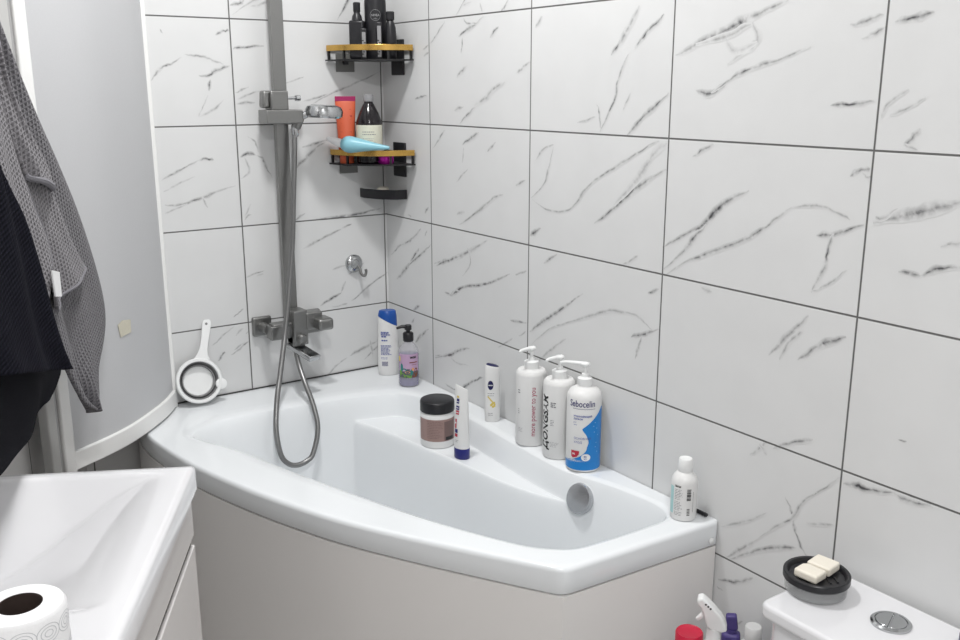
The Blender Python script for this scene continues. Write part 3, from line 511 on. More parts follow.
qa = (q0+q1)/2 + n_*.0008
mb = MB(); pl = [(-.017,-.018),(.012,-.020),(.016,.012),(.004,.019),(-.018,.013)]
mb.add([tuple(qa+t_*a*1.55+Vector((0,0,.917+b_))) for a,b_ in pl]+[tuple(qa+n_*.0008+t_*a*1.55+Vector((0,0,.917+b_))) for a,b_ in pl], [(0,1,2,3,4),(9,8,7,6,5)]+[(i,(i+1)%5,5+(i+1)%5,5+i) for i in range(5)])
obj('tape_residue', mb.xform(si), M['residue'], scr, smooth=False, label='cream square of old tape residue')
# ------------------------------------------------------------------ shower column, mixer, hose
sh = thing('shower_column', 'brushed metal shower column with mixer tap and looped hose on the back wall', 'shower', (-.349,0,.80))
si = Matrix.Translation((.349,0,-.80))
obj('riser_rail', MB().box((-.349,-.050,1.49), (.036,.020,1.42)).xform(si), M['nickel'], sh, bevel=.002)
br = obj('rail_bracket', MB().box((-.349,-.022,2.14), (.05,.044,.05)).xform(si), M['nickel'], sh, bevel=.003)
# slider with its clamp and knob
sl = obj('slider', MB().box((-.357,-.072,1.398), (.104,.060,.036)).xform(si), M['nickel'], sh, bevel=.003)
obj('slider_clamp', MB().box((-.361,-.058,1.440), (.050,.046,.052)).xform(si), M['nickel'], sl, bevel=.004)
obj('slider_grip', MB().box((-.394,-.056,1.443), (.022,.030,.046), ry=.06).xform(si), M['nickel'], sl, bevel=.007, seg=4)
obj('slider_knob', MB().lathe([(.004,0),(.004,.022),(.0075,.023),(.0085,.030),(.0075,.036),(.002,.037)], 20, mtx=Matrix.Rotation(PI/2,4,'Y'), c=(-.330,-.060,1.446)).xform(si), M['chrome'], sl)
# hand shower seen edge on, its neck resting in the slider's cone
hs = obj('hand_shower', MB().lathe([(.001,.016),(.034,.016),(.048,.011),(.0525,0),(.0515,-.014),(.046,-.019),(.044,-.017),(.001,-.017)], 40, c=(-.246,-.108,1.412), sx=1, sy=.9, mtx=Matrix.Rotation(.06,4,'Y')).xform(si), M['chrome'], sh)
obj('shower_neck', MB().tube(smooth_path([(-.318,-.085,1.375),(-.312,-.088,1.392),(-.296,-.095,1.402),(-.282,-.104,1.410),(-.266,-.108,1.412)],5), [.0085]*8+[.0095]*6+[.011]*7, 16).xform(si), M['chrome'], hs)
obj('holder_cone', MB().lathe([(.008,-.022),(.012,-.018),(.014,0),(.0145,.012),(.011,.014)], 24, c=(-.3145,-.087,1.385), mtx=Matrix.Rotation(.35,4,'Y')).xform(si), M['nickel'], hs)
hp = smooth_path([(-.3245,-.085,1.365),(-.330,-.088,1.30),(-.341,-.092,1.18),(-.352,-.096,1.06),(-.366,-.102,.975),(-.385,-.115,.88),(-.408,-.134,.79),(-.440,-.172,.712),(-.468,-.208,.652),(-.488,-.240,.582),(-.487,-.262,.516),(-.468,-.269,.488),(-.443,-.271,.480),(-.415,-.270,.486),(-.396,-.268,.504),(-.372,-.252,.564),(-.370,-.224,.623),(-.374,-.188,.674),(-.371,-.145,.716),(-.362,-.108,.742),(-.357,-.088,.752),(-.356,-.080,.770)], 8)
ho = obj('hose', MB().tube(hp, .0072, 12).xform(si), M['hose'], sh)
obj('hose_nut', MB().lathe([(.009,0),(.010,.002),(.010,.022),(.008,.024)], 16, c=(-.356,-.080,.757)).xform(si), M['chrome'], ho)
obj('hose_collar', MB().lathe([(.0085,0),(.0095,.003),(.0095,.03),(.0085,.032)], 16, c=(-.3235,-.085,1.345)).xform(si), M['chrome'], ho)
# mixer: two square wall plates, elbows, cross body, lever, diverter and spout
mx = obj('mixer_body', MB().box((-.345,-.076,.811), (.15,.036,.040)).xform(si), M['nickel'], sh, bevel=.003)
for x in (-.421,-.268):
    obj('wall_flange', MB().box((x,-.008,.811), (.056,.016,.056)).xform(si), M['nickel'], mx, bevel=.005, seg=4)
    obj('elbow', MB().lathe([(.014,0),(.014,.05)], 20, mtx=Matrix.Rotation(PI/2,4,'X'), c=(x,-.012,.811)).xform(si), M['nickel'], mx)
obj('elbow_block', MB().box((-.399,-.076,.806), (.058,.040,.040)).xform(si), M['nickel'], mx, bevel=.003)
obj('cartridge_block', MB().box((-.345,-.085,.815), (.042,.052,.100)).xform(si), M['nickel'], mx, bevel=.003)
obj('lever_block', MB().box((-.304,-.092,.832), (.050,.044,.050)).xform(si), M['nickel'], mx, bevel=.004)
obj('lever', MB().box((-.284,-.122,.824), (.046,.056,.034)).xform(si), M['nickel'], mx, bevel=.008, seg=4)
obj('diverter_knob', MB().lathe([(.011,0),(.0135,.002),(.0135,.020),(.011,.023),(.001,.0235)], 24, mtx=Matrix.Rotation(PI/2,4,'X'), c=(-.346,-.106,.785)).xform(si), M['nickel'], mx)
obj('spout_base', MB().box((-.348,-.080,.770), (.036,.040,.040)).xform(si), M['nickel'], mx, bevel=.003)
sm = Matrix.Translation((-.345,-.118,.749)) @ Matrix.Rotation(.22,4,'Z') @ Matrix.Rotation(.20,4,'X')
obj('spout', MB().box((0,0,0), (.040,.110,.016)).xform(si @ sm), M['chrome'], mx, bevel=.004)

# round hook on the tiles
hk = thing('wall_hook', 'small round chrome hook alone on the tiles right of the shower column', 'hook', (-.118,0,.960))
obj('hook_plate', MB().lathe([(.027,0),(.027,.006),(.024,.010),(.014,.013),(.010,.020),(.001,.022)], 36, mtx=Matrix.Rotation(PI/2,4,'X')), M['chrome'], hk)
obj('hook_arm', MB().tube(smooth_path([(.004,-.018,-.004),(.009,-.024,-.014),(.010,-.028,-.026),(.014,-.032,-.034),(.021,-.033,-.034),(.025,-.033,-.024),(.024,-.033,-.016)],6), .0042, 12), M['nickel'], hk)

# ------------------------------------------------------------------ corner shelves
def corner_shelf(z, label):
    t = thing('corner_shelf', label, 'shelf', (0,0,z), group='gold-rimmed black corner shelves')
    R0 = .180; arc = [(-R0*math.cos(a), -R0*math.sin(a)) for a in np.linspace(.03,PI/2-.03,28)]
    mb = MB(); mb.prism([(-.006,-.006)]+[(x*1.04,y*1.04) for x,y in arc], -.003, .001); obj('base_plate', mb, M['black_metal'], t, ang=30)
    mb = ribbon(arc, .0035, .024, .040); obj('front_band', mb, M['gold'], t, ang=30, bevel=.001, label='brushed gold front band')
    mb = MB()
    for side in (0,1):
        pts = [(-R0,-.006,.030),(-.01,-.006,.030)] if side == 0 else [(-.006,-.01,.030),(-.006,-R0,.030)]
        mb.tube(pts, .003, 8)
    obj('back_rail', mb, M['black_metal'], t)
    for a in (.05, PI/2-.05, .42, PI/2-.42):
        obj('post', MB().box((-R0*math.cos(a)*.985,-R0*math.sin(a)*.985,.012), (.006,.006,.026), rz=a), M['black_metal'], t)
    obj('adhesive_pad', MB().box((-.124,-.0025,-.006), (.058,.003,.052)), M['pad'], t, bevel=.001, label='translucent grey adhesive pad')
    obj('adhesive_plate', MB().box((-.0035,-.094,.008), (.006,.068,.098)), M['black'], t, bevel=.002, label='black adhesive plate')
    obj('pad_catch', MB().box((-.124,-.006,-.004), (.016,.006,.016)), M['black'], t, bevel=.001)
    return t
SU, SL = 1.549, 1.262
corner_shelf(SU, 'upper black corner shelf with a gold rim, holding black bottles')
corner_shelf(SL, 'lower black corner shelf with a gold rim, holding an orange tube')
hd = thing('soap_holder', 'small black corner soap holder below the two gold-rimmed shelves', 'soap dish', (0,0,1.161))
arc = [(-.125*math.cos(a), -.125*math.sin(a)) for a in np.linspace(.05,PI/2-.05,18)]
mid = [(x*.62-.038,y*.62-.038) for x,y in arc]
ol = [(-.084,-.001),(-.086,-.030),(-.074,-.070),(-.064,-.092),(-.036,-.122),(-.001,-.124)]
obj('tray', MB().prism([(-.0005,-.0005)]+[(x,y) for x,y in ol], -.004, .002), M['black'], hd, bevel=.001)
obj('rim', ribbon(ol, .005, -.004, .024), M['black'], hd, bevel=.002)
b = obj('bar_soap', MB().box((-.042,-.056,1.177), (.052,.034,.024), rz=.95), M['soap'], bevel=.009, seg=4)
tag(b, 'pale soap bar lying in the black corner soap holder', 'soap')

# upper shelf: black toiletries
zb = SU+.001
t = thing('spray_bottle', 'slim black bottle with a narrow neck, leftmost on the upper corner shelf', 'bottle', (-.119,-.074,zb))
obj('body', MB().box((0,0,.052), (.042,.032,.104), rz=-.7), M['black'], t, bevel=.006)
obj('neck', MB().lathe([(.015,.103),(.013,.116),(.009,.122),(.009,.128)], 24), M['black'], t)
obj('cap', MB().lathe([(.0095,.127),(.010,.129),(.010,.150),(.008,.152),(.001,.1525)], 24), M['black'], t)
t = thing('shower_gel_bottle', 'tall black bottle with a round white-lettered emblem behind the gold rim', 'bottle', (-.070,-.090,zb), face_cam(-.070,-.090))
rs = lambda z: .030
obj('body', MB().lathe([(.025,0),(.0295,.004),(.030,.02),(.030,.15),(.028,.178),(.024,.190),(.001,.191)], 40, sx=.7), M['black'], t)
obj('cap', MB().lathe([(.022,.189),(.023,.191),(.021,.212),(.001,.215)], 36, sx=.7), M['black'], t)
mb = MB()
for k in range(40):
    a0, a1 = 2*PI*k/40, 2*PI*(k+1)/40
    q = [(r_*math.cos(a), .118+r_*math.sin(a)) for a in (a0,a1) for r_ in (.0140,.0148)]
    mb.add([(.0304*math.cos(x/.030)*.7, .0304*math.sin(x/.030), z) for x, z in q], [(0,1,3,2)])
obj('emblem_ring', mb, M['silver'], t)
text_on([('NIVEA', .0085, 0, .115, False, {'align':'CENTER','bold':.0002}), ('MEN', .005, 0, .107, False, {'align':'CENTER'})], 'lettering', M['silver'], t, rs, .71, 1)
t = thing('aftershave_bottle', 'black bottle with a round shoulder at the right end of the upper shelf', 'bottle', (-.048,-.134,zb))
obj('body', MB().lathe([(.014,0),(.0165,.004),(.017,.06),(.015,.085),(.010,.10),(.008,.104)], 32), M['black'], t)
obj('cap', MB().lathe([(.010,.103),(.012,.105),(.012,.125),(.010,.127),(.001,.1275)], 24), M['black'], t)
def stick_(x, y, h, lab):
    t = thing('deodorant_tube', lab, 'tube', (x,y,zb), face_cam(x,y))
    obj('body', MB().box((0,0,h/2), (.014,.016,h)), M['black'], t, bevel=.003)
    mb = MB(); mb.add([(.0074,-.005,.006),(.0074,.005,.006),(.0074,.005,h-.01),(.0074,-.005,h-.01)], [(0,1,2,3)])
    obj('label', mb, M['silver'], t, smooth=False, label='grey label strip')
    t2 = [(.0078,-.0035+.0025*(i%3),.012+.006*i) for i in range(7)]
    mb = MB()
    for x_, y_, z_ in t2: mb.add([(x_,y_-.002,z_),(x_,y_+.003,z_),(x_,y_+.003,z_+.003),(x_,y_-.002,z_+.003)], [(0,1,2,3)])
    obj('print', mb, M['ink'], t, smooth=False)
stick_(-.115,-.103,.082,'slim black tube with a grey strip, left of the tall emblem bottle')
stick_(-.083,-.133,.098,'slim black tube with a grey strip, right of the tall emblem bottle')

# lower shelf
zb = SL+.001
t = thing('orange_tube', 'orange tube with a crimson crimped seal standing on the lower shelf', 'tube', (-.148,-.042,zb), face_cam(-.148,-.042))
mb = MB(); rows = []; n = 32
for z, a, b_ in ((.0,.020,.020),(.012,.0225,.022),(.05,.024,.019),(.10,.0265,.012),(.145,.0285,.004),(.152,.029,.0015)):
    rows.append([(b_*math.cos(2*PI*k/n), a*math.sin(2*PI*k/n), z+.022) for k in range(n)])
vs = [q for r_ in rows for q in r_]; mb.add(vs, [(j*n+k, j*n+(k+1)%n, (j+1)*n+(k+1)%n, (j+1)*n+k) for j in range(len(rows)-1) for k in range(n)]+[tuple(range(n))])
obj('body', mb, M['orange'], t)
obj('cap', MB().lathe([(.019,0),(.0205,.002),(.0205,.022),(.019,.023)], 32), M['orange'], t)
obj('seal', MB().box((0,0,.180), (.003,.058,.014)), M['crimson'], t, bevel=.001, label='crimson crimped seal')
mb = MB()
def tz(z): return .0275-(z-.03)*.17+.0012
for z, w, h in ((.150,.030,.002),(.144,.024,.0015),(.130,.036,.005),(.122,.030,.0015),(.112,.026,.002),(.096,.018,.003),(.088,.034,.0012),(.062,.02,.001)):
    x = .0222-.0002 if z < .03 else max(.003, .022-(z-.03)*.145)+.0012
    mb.add([(x+.0007,-w/2,z),(x+.0007,w/2,z),(x+.0002,w/2,z+h),(x+.0002,-w/2,z+h)], [(0,1,2,3)])
obj('lettering', mb, M['orange_ink'], t, smooth=False)
t = thing('dark_bottle', 'dark bottle with a cream label and grey cap on the lower shelf', 'bottle', (-.094,-.080,zb), face_cam(-.094,-.080))
obj('body', MB().lathe([(.034,0),(.0375,.004),(.0375,.105),(.036,.118),(.028,.140),(.017,.162),(.013,.168),(.012,.176)], 44), M['amber'], t)
obj('cap', MB().lathe([(.0125,.172),(.0145,.173),(.0145,.190),(.013,.192),(.001,.1925)], 30), M['greycap'], t)
obj('label', MB().strip([(.025,-.054,.054),(.108,-.054,.054)], .0375, seg=30), M['cream'], t, label='cream paper label')
text_on([('BOTANICAL', .007, -.022, .086, False), ('SHAMPOO', .006, -.022, .074, False)], 'lettering', M['ink_grey'], t, .0375) if False else print_on(lines_block(2,-.02,.088,.045,.007,.002)+lines_block(5,-.02,.070,.042,.005,.0009), 'print', M['ink_grey'], t, .0375)
# pale blue tapered tube lying across the rail
t = thing('blue_tube', 'pale blue tapered tube with a white nozzle lying across the lower shelf rim', 'tube', (-.115,-.130,1.310))
ax = Vector((.098,-.098,-.010)); st = Vector((-.065,.055,.010)); pts = [st+ax*u for u in np.linspace(0,1.0,14)]
rr_ = [q*1.35 for q in (.010,.016,.0175,.017,.0155,.014,.0125,.011,.0095,.008,.0068,.0055,.0045,.003)]
obj('body', MB().tube(pts, rr_, 20), M['cyan'], t)
dn = (ax.normalized()*-1 + Vector((0,0,.28))).normalized()
obj('nozzle', MB().tube([st+ax*.02, st+dn*.010, st+dn*.026, st+dn*.042, st+dn*.046], [.012,.012,.010,.006,.003], 18), M['white_ink'], t, label='white nozzle')
t = thing('foil_bottle', 'small magenta foil-bright bottle behind the lower shelf rim', 'bottle', (-.068,-.128,zb))
obj('body', MB().lathe([(.020,0),(.0225,.003),(.0225,.022),(.019,.028),(.010,.030)], 28), M['magenta'], t)
obj('cap', MB().lathe([(.0095,.029),(.0095,.035),(.001,.036)], 20), M['black'], t)
# ------------------------------------------------------------------ toiletries on the bath rim
ZR = RIM+.0005
def pump_head(t, z, m, nozzle_ang=0, L=.040, collar=.0165, style=0):
    """screw collar, stem and spout of a lotion pump, turned to nozzle_ang"""
    c = obj('pump_collar', MB().lathe([(collar,z),(collar+.001,z+.002),(collar+.001,z+.018),(collar-.002,z+.020),(.008,z+.021),(.0075,z+.028),(.001,z+.029)], 32), m, t)
    obj('pump_stem', MB().lathe([(.0042,z+.026),(.0042,z+.048)], 16), m, c)
    dx, dy = math.cos(nozzle_ang), math.sin(nozzle_ang)
    mb = MB().lathe([(.0065,z+.044),(.0085,z+.046),(.0105,z+.0505),(.0095,z+.0530),(.001,z+.0540)], 28)
    zz = z+.0503
    mb.tube([(-dx*.006,-dy*.006,zz),(dx*L*.4,dy*L*.4,zz),(dx*L*.8,dy*L*.8,zz-.0005),(dx*L,dy*L,zz-.0035)], [.0050,.0046,.0038,.0030], 14)
    obj('pump_spout', mb, m, c)
def pump_bottle(x, y, r, h, label, rz):
    t = thing('pump_bottle', label, 'bottle', (x,y,ZR), rz)
    obj('body', MB().lathe([(r-.004,0),(r-.001,.001),(r,.004),(r,h-.012),(r-.001,h-.006),(r-.005,h-.001),(.020,h+.0005),(.019,h+.002)], 56), M['soft_white'], t)
    return t
a1 = face_cam(-.048,-.786)
t = pump_bottle(-.0480, -.786, .0375, .188, 'white pump bottle with red vertical words, furthest of the three pump bottles', a1)
pump_head(t, .189, M['white_pl'], PI+2.5-a1-PI+.7)
text_on([('more power to you', .0178, .0105, .027, True, {'xs':.87})], 'red_lettering', M['ink_red'], t, .0375)
print_on(lines_block(2,-.036,.140,.009,.006,.0022)+lines_block(3,-.036,.092,.008,.005,.0012)+lines_block(3,-.034,.045,.014,.004,.0007), 'print', M['ink_grey'], t, .0375)
a2 = face_cam(-.0455,-.889)
t = pump_bottle(-.0455, -.889, .0375, .190, 'white pump bottle with black vertical lettering, middle of the three pump bottles', a2)
pump_head(t, .191, M['white_pl'], PI+2.5-a2-PI+.6)
text_on([('\u0414ONGSAM', .0262, -.0275, .022, True, {'xs':1.0,'shear':.10,'bold':.0008})], 'black_lettering', M['ink'], t, .0375)
print_on(lines_block(3,-.020,.138,.014,.0045,.0026)+lines_block(4,-.020,.096,.011,.004,.0012)+lines_block(4,-.020,.042,.022,.0033,.0006), 'print', M['ink_grey'], t, .0375)
# the blue and white lotion bottle
a3 = face_cam(-.0455,-.978); r = .0395
t = thing('pump_bottle', 'white and blue pump bottle above the overflow knob, nearest of the three pump bottles', 'bottle', (-.0455,-.978,ZR), a3)
obj('body', MB().lathe([(r-.006,0),(r-.001,.002),(r,.006),(r,.172),(r-.0015,.180),(r-.007,.188),(r-.016,.193),(.018,.195),(.017,.197)], 64), M['soft_white'], t)
pump_head(t, .196, M['white_pl'], -1.85, L=.058, collar=.0155)
rows = []
HW = r*1.45
for z in np.linspace(.006,.152,60):
    if z < .030: L_ = -HW if z < .024 else -HW+(z-.024)/.006*HW*.55
    elif z < .062: u = (z-.030)/.032; L_ = -.45*HW+ (.60*HW)*(1-(1-u)**2.2)
    elif z < .085: u = (z-.062)/.023; L_ = .15*HW+.06*HW*math.sin(u*PI)
    elif z < .106: u = (z-.085)/.021; L_ = .15*HW-.20*HW*(u*u*(3-2*u))
    else: u = (z-.106)/.046; L_ = -.05*HW+.90*HW*u**.9
    rows.append((float(z), L_, HW))
obj('label', MB().strip(rows, r, seg=24), M['sebblue'], t, label='curved azure label panel')
text_on([('Sebocelin', .0212, -.0345, .1570, False, {'bold':.0002,'xs':.74})], 'lettering', M['ink_navy'], t, r, off=.0008)
text_on([('\u041e\u0421\u041d\u041e\u0412\u041d\u041e\u0419', .0068, -.022, .080, False), ('\u0423\u0425\u041e\u0414', .0068, -.022, .071, False),
         ('\u0423\u0412\u041b\u0410\u0416\u041d\u042f\u042e\u0429\u0418\u0419', .0050, -.024, .133, False, {'bold':.0002}), ('\u041b\u041e\u0421\u042c\u041e\u041d', .0050, -.024, .1265, False, {'bold':.0002}), ('\u0434\u043b\u044f', .0042, -.024, .119, False), ('\u0442\u0435\u043b\u0430', .0042, -.024, .113, False)], 'small_lettering', M['ink_blue'], t, r, off=.0008)
obj('rule', MB().strip([(.1515,-.026,.026),(.1523,-.026,.026)], r, off=.0006), M['ink_navy'], t, smooth=False)
mb = MB(); c0 = (-.0185,.044); cp = [(-.0095,.0085),(.0100,.0075),(.0095,.0000),(.0060,-.0065),(-.0030,-.0090),(-.0090,-.0080)]
mb.strip([(c0[1]+v,c0[0]+a_,c0[0]+b_) for v,a_,b_ in ((-.009,-.006,-.004),(-.0065,-.009,.004),(0,-.0095,.0090),(.0050,-.0095,.0100),(.0083,-.0095,.0100))], r, seg=8, off=.0008); obj('red_badge', mb, M['lab_red'], t, smooth=False)
text_on([('IPS', .0052, -.0245, .0425, False, {'bold':.0002})], 'badge_letters', M['white_ink'], t, r, off=.0011)
mb = MB(); c0 = (.0065,.0375); q = [((r+.0009)*math.cos((c0[0]+.0105*math.cos(2*PI*k/28))/r), (r+.0009)*math.sin((c0[0]+.0105*math.cos(2*PI*k/28))/r), c0[1]+.0085*math.sin(2*PI*k/28)) for k in range(28)]
mb.add(q, [tuple(range(28))]); obj('white_badge', mb, M['white_ink'], t, smooth=False)
text_on([('72', .0065, .0020, .0365, False, {'bold':.0002}), ('\u0447\u0430\u0441\u0430', .0032, .0025, .0320, False)], 'badge_number', M['ink_blue'], t, r, off=.0013)
mb = MB()
for u, v in ((.026,.118),(.031,.104),(.024,.096),(.034,.088),(.022,.110),(.028,.060),(.033,.048),(.030,.070)):
    mb.strip([(v,u,u+.003),(v+.0022,u,u+.003)], r, seg=2, off=.0007)
obj('bubbles', mb, mat('pale_azure_print', (.16,.42,.75), .4), t, smooth=False)

# small white bottle on the near corner
a4 = face_cam(-.048,-.1290*10+0.0); r = .0265
t = thing('shampoo_bottle', 'small white bottle with a teal stripe and flat cap on the near rim corner', 'bottle', (-.048,-1.291,ZR), face_cam(-.048,-1.291))
obj('body', MB().lathe([(r-.004,0),(r-.001,.001),(r,.004),(r,.078),(r-.001,.085),(r-.005,.092),(.016,.098),(.0125,.101)], 48), M['soft_white'], t)
obj('flip_cap', MB().lathe([(.0135,.0995),(.0145,.101),(.0142,.124),(.0125,.127),(.001,.1255)], 36), M['white_pl'], t)
obj('stripe', MB().strip([(.014,-.034,-.0225),(.072,-.034,-.0225)], r, seg=6), M['teal'], t, label='pale teal stripe')
text_on([('\u0428\u0410\u041c', .0050, -.019, .073, False, {'bold':.0003})], 'lettering', M['ink'], t, r)
print_on(lines_block(7,-.019,.067,.017,.0034,.0009)+lines_block(6,-.019,.041,.017,.0034,.0009)+lines_block(3,-.019,.019,.017,.003,.0008), 'print', M['ink_grey'], t, r)
mb = MB(); z = .046
for k in range(13):
    h = random.choice((.0006,.0011,.0018)); mb.strip([(z,.006,.0145),(z+h,.006,.0145)], r, seg=3, off=.0005); z += h+random.choice((.0006,.0009))
for k in range(5): mb.strip([(.014+k*.0032,.007,.013),(.0155+k*.0032,.007,.013)], r, seg=2, off=.0005)
mb.strip([(.020,.0195,.0200),(.064,.0195,.0200)], r, seg=1, off=.0005)
obj('barcode', mb, M['ink'], t, smooth=False)
b = obj('hair_stick', MB().tube([(-.012,-1.275,.6300),(-.012,-1.322,.6300)], .0042, 10), M['black']); tag(b, 'short black stick lying on the bath rim behind the teal striped bottle', 'stick')

# shampoo with the slanted blue cap, in the corner
a5 = face_cam(-.058,-.094, .05)
t = thing('shampoo_bottle', 'tall white bottle with a slanted blue cap in the bath corner', 'bottle', (-.058,-.094,ZR), a5)
n = 48
def oval(r_, z, sy=1.0, sx=.66, tilt=0): return [(r_*sx*math.cos(2*PI*k/n), r_*sy*math.sin(2*PI*k/n), z+tilt*math.sin(2*PI*k/n)) for k in range(n)]
def stack(rows, cap=True):
    mb = MB(); mb.add([q for r_ in rows for q in r_], [(j*n+k, j*n+(k+1)%n, (j+1)*n+(k+1)%n, (j+1)*n+k) for j in range(len(rows)-1) for k in range(n)]+([tuple(range(n-1,-1,-1)), tuple((len(rows)-1)*n+k for k in range(n))] if cap else []))
    return mb
obj('body', stack([oval(.029,0), oval(.0315,.003), oval(.032,.02), oval(.0315,.08), oval(.030,.13), oval(.0285,.163,tilt=-.016), oval(.0280,.166,tilt=-.016)]), M['soft_white'], t)
obj('cap', stack([oval(.0284,.1665,tilt=-.016), oval(.0284,.170,tilt=-.014), oval(.0275,.186,tilt=-.003), oval(.025,.198,tilt=-.001), oval(.022,.200)]), M['hsblue'], t, label='slanted royal blue cap')
print_on(lines_block(3,-.024,.134,.030,.004,.0028)+lines_block(2,-.022,.120,.022,.012,.004)+lines_block(8,-.025,.093,.034,.0040,.0020)+lines_block(2,-.025,.056,.030,.004,.0012), 'print', M['ink_blue'], t, .0318, .66)
mb = MB()
for k in range(9): mb.strip([(.030,-.022+k*.0022,-.0208+k*.0022),(.044,-.022+k*.0022,-.0208+k*.0022)], .0318, .66, seg=1, off=.0005)
obj('barcode', mb, M['ink_navy'], t, smooth=False)

# violet hand soap
t = thing('soap_dispenser', 'clear pump bottle of violet soap with a black pump in the bath corner', 'soap bottle', (-.062,-.222,ZR), face_cam(-.066,-.222)); r = .0305
obj('body', MB().lathe([(r-.004,0),(r-.001,.001),(r,.004),(r,.100),(r-.003,.112),(r-.012,.124),(.014,.130),(.0135,.136)], 48), M['clearb'], t)
obj('liquid', MB().lathe([(r-.006,.002),(r-.002,.004),(r-.0016,.094),(.001,.0945)], 44), M['violet_liquid'], t)
obj('dip_tube', MB().lathe([(.003,.02),(.003,.136)], 10), M['clearb'], t)
lb = obj('label', MB().strip([(.028,-.032,.032),(.100,-.032,.032)], r, seg=20), M['lilac'], t, label='lilac jungle-print label')
def blobs(items, name, m):
    mb = MB()
    for u, v, w, h in items:
        q = [((r+.0006)*math.cos((u+w*math.cos(2*PI*k/12))/r), (r+.0006)*math.sin((u+w*math.cos(2*PI*k/12))/r), v+h*math.sin(2*PI*k/12)) for k in range(12)]; mb.add(q, [tuple(range(12))])
    obj(name, mb, m, lb, smooth=False)
obj('foliage_print', MB().strip([(.0285,-.032,.032),(.048,-.032,.032),(.056,-.010,.006)], r, seg=18, off=.00045), mat('dark_foliage_print', (.10,.11,.13), .5, var=.6, scale=160), lb, smooth=False)
blobs([(-.020,.036,.008,.007),(-.008,.033,.006,.005),(-.026,.045,.004,.008),(.003,.034,.005,.006)], 'leaf_print', M['green'])
blobs([(-.022,.060,.005,.012),(-.014,.052,.008,.006),(.008,.046,.004,.010)], 'fern_print', M['leaf2'])
blobs([(.022,.045,.006,.014),(.016,.036,.006,.007)], 'trunk_print', M['brown'])
blobs([(-.004,.046,.008,.0035),(.012,.055,.004,.005)], 'fruit_print', M['peach'])
blobs([(-.030,.085,.004,.009)], 'gold_print', M['yellow'])
text_on([('MOM', .0075, .004, .088, False, {'bold':.0005})], 'lettering', M['ink'], lb, r, off=.0009)
print_on([(.074,.002,.026,.003),(.068,.008,.024,.0012)], 'print', M['brown'], lb, r, off=.0009)
cl = obj('pump_collar', MB().lathe([(.0145,.133),(.0155,.135),(.0155,.156),(.013,.159),(.006,.160),(.0055,.170)], 32), M['black'], t)
pa_ = 2.75-face_cam(-.066,-.222)
mb = MB().lathe([(.009,.166),(.0105,.168),(.0105,.178),(.009,.181),(.001,.1815)], 28); mb.tube([(0,0,.1755),(.018*math.cos(pa_),.018*math.sin(pa_),.177),(.034*math.cos(pa_),.034*math.sin(pa_),.172)], [.006,.005,.0035], 12)
obj('pump_spout', mb, M['black'], cl)

# slim lotion with the navy top
t = thing('lotion_bottle', 'slim white bottle with a navy oval top on the rim by the wall', 'bottle', (-.040,-.612,ZR), face_cam(-.040,-.612,.1))
obj('body', stack([oval(.0175,0,sx=.62), oval(.0190,.003,sx=.62), oval(.0205,.03,sx=.62), oval(.0205,.09,sx=.62), oval(.0195,.13,sx=.62), oval(.0185,.148,sx=.62,tilt=-.0035), oval(.0165,.151,sx=.62,tilt=-.0035)]), M['soft_white'], t)
obj('top_cap', stack([oval(.0163,.1505,sx=.62,tilt=-.0035), oval(.0163,.1525,sx=.62,tilt=-.0035), oval(.012,.1545,sx=.62,tilt=-.003)]), M['navy2'], t, label='navy oval top')
mb = MB(); rr0 = .0205
q = [((rr0+.0006)*math.cos((-.006+.0075*math.cos(2*PI*k/28))/rr0)*.62, (rr0+.0006)*math.sin((-.006+.0075*math.cos(2*PI*k/28))/rr0), .101+.0125*math.sin(2*PI*k/28)) for k in range(28)]; mb.add(q, [tuple(range(28))])
em = obj('emblem', mb, M['navy2'], t, smooth=False)
text_on([('NIVEA', .0042, -.0117, .0995, False, {'bold':.0002})], 'emblem_letters', M['white_ink'], em, rr0, .62, 1, off=.0010)
print_on(lines_block(2,-.014,.078,.022,.006,.0013)+lines_block(2,-.013,.024,.014,.005,.0011), 'print', M['ink_grey'], t, rr0, .62, 1)
mb = MB()
for k in range(9): mb.strip([(.068-.0025*k,-.015+.0022*k,-.010+.0022*k),(.0705-.0025*k,-.015+.0022*k,-.010+.0022*k)], rr0, .62, 1, seg=2)
for u, v in ((-.004,.047),(.001,.050),(-.002,.040),(-.007,.044),(.002,.042)): mb.strip([(v,u,u+.005),(v+.006,u,u+.005)], rr0, .62, 1, seg=2)
obj('gold_print', mb, M['yellow'], t, smooth=False)

# jar and tube on the moulded seat
def seat_h(x, y): return float(tub_z(np.array([[x,y]]))[0])
jx, jy = -.150, -.517; zj = seat_h(jx,jy)+.0005
t = thing('cosmetic_jar', 'white jar with a mauve label and black lid on the bath seat', 'jar', (jx,jy,zj), face_cam(jx,jy)); r = .0455
obj('body', MB().lathe([(r-.005,0),(r-.001,.001),(r,.005),(r,.088),(r-.003,.093),(r-.004,.095)], 60), M['soft_white'], t)
obj('lid', MB().lathe([(r-.002,.0935),(r,.0950),(r,.119),(r-.002,.123),(r-.005,.1245),(.001,.125)], 60), M['black'], t, label='black screw lid')
lb = obj('label', MB().strip([(.020,-.062,.062),(.080,-.062,.062)], r, seg=36), M['mauve'], t, label='mauve paper label')
obj('dark_panel', MB().strip([(.022,.018,.050),(.074,.018,.050)], r, seg=14, off=.0006), M['mauve_dk'], lb)
print_on(lines_block(11,-.028,.074,.042,.0045,.0012)+lines_block(10,.021,.072,.026,.0045,.0008), 'print', M['ink_mauve'], lb, r, off=.0009)
print_on([(.0225,.022,.046,.010)], 'barcode', M['ink'], lb, r, off=.0009)
tx, ty = -.152, -.636; zt = seat_h(tx,ty)+.0005
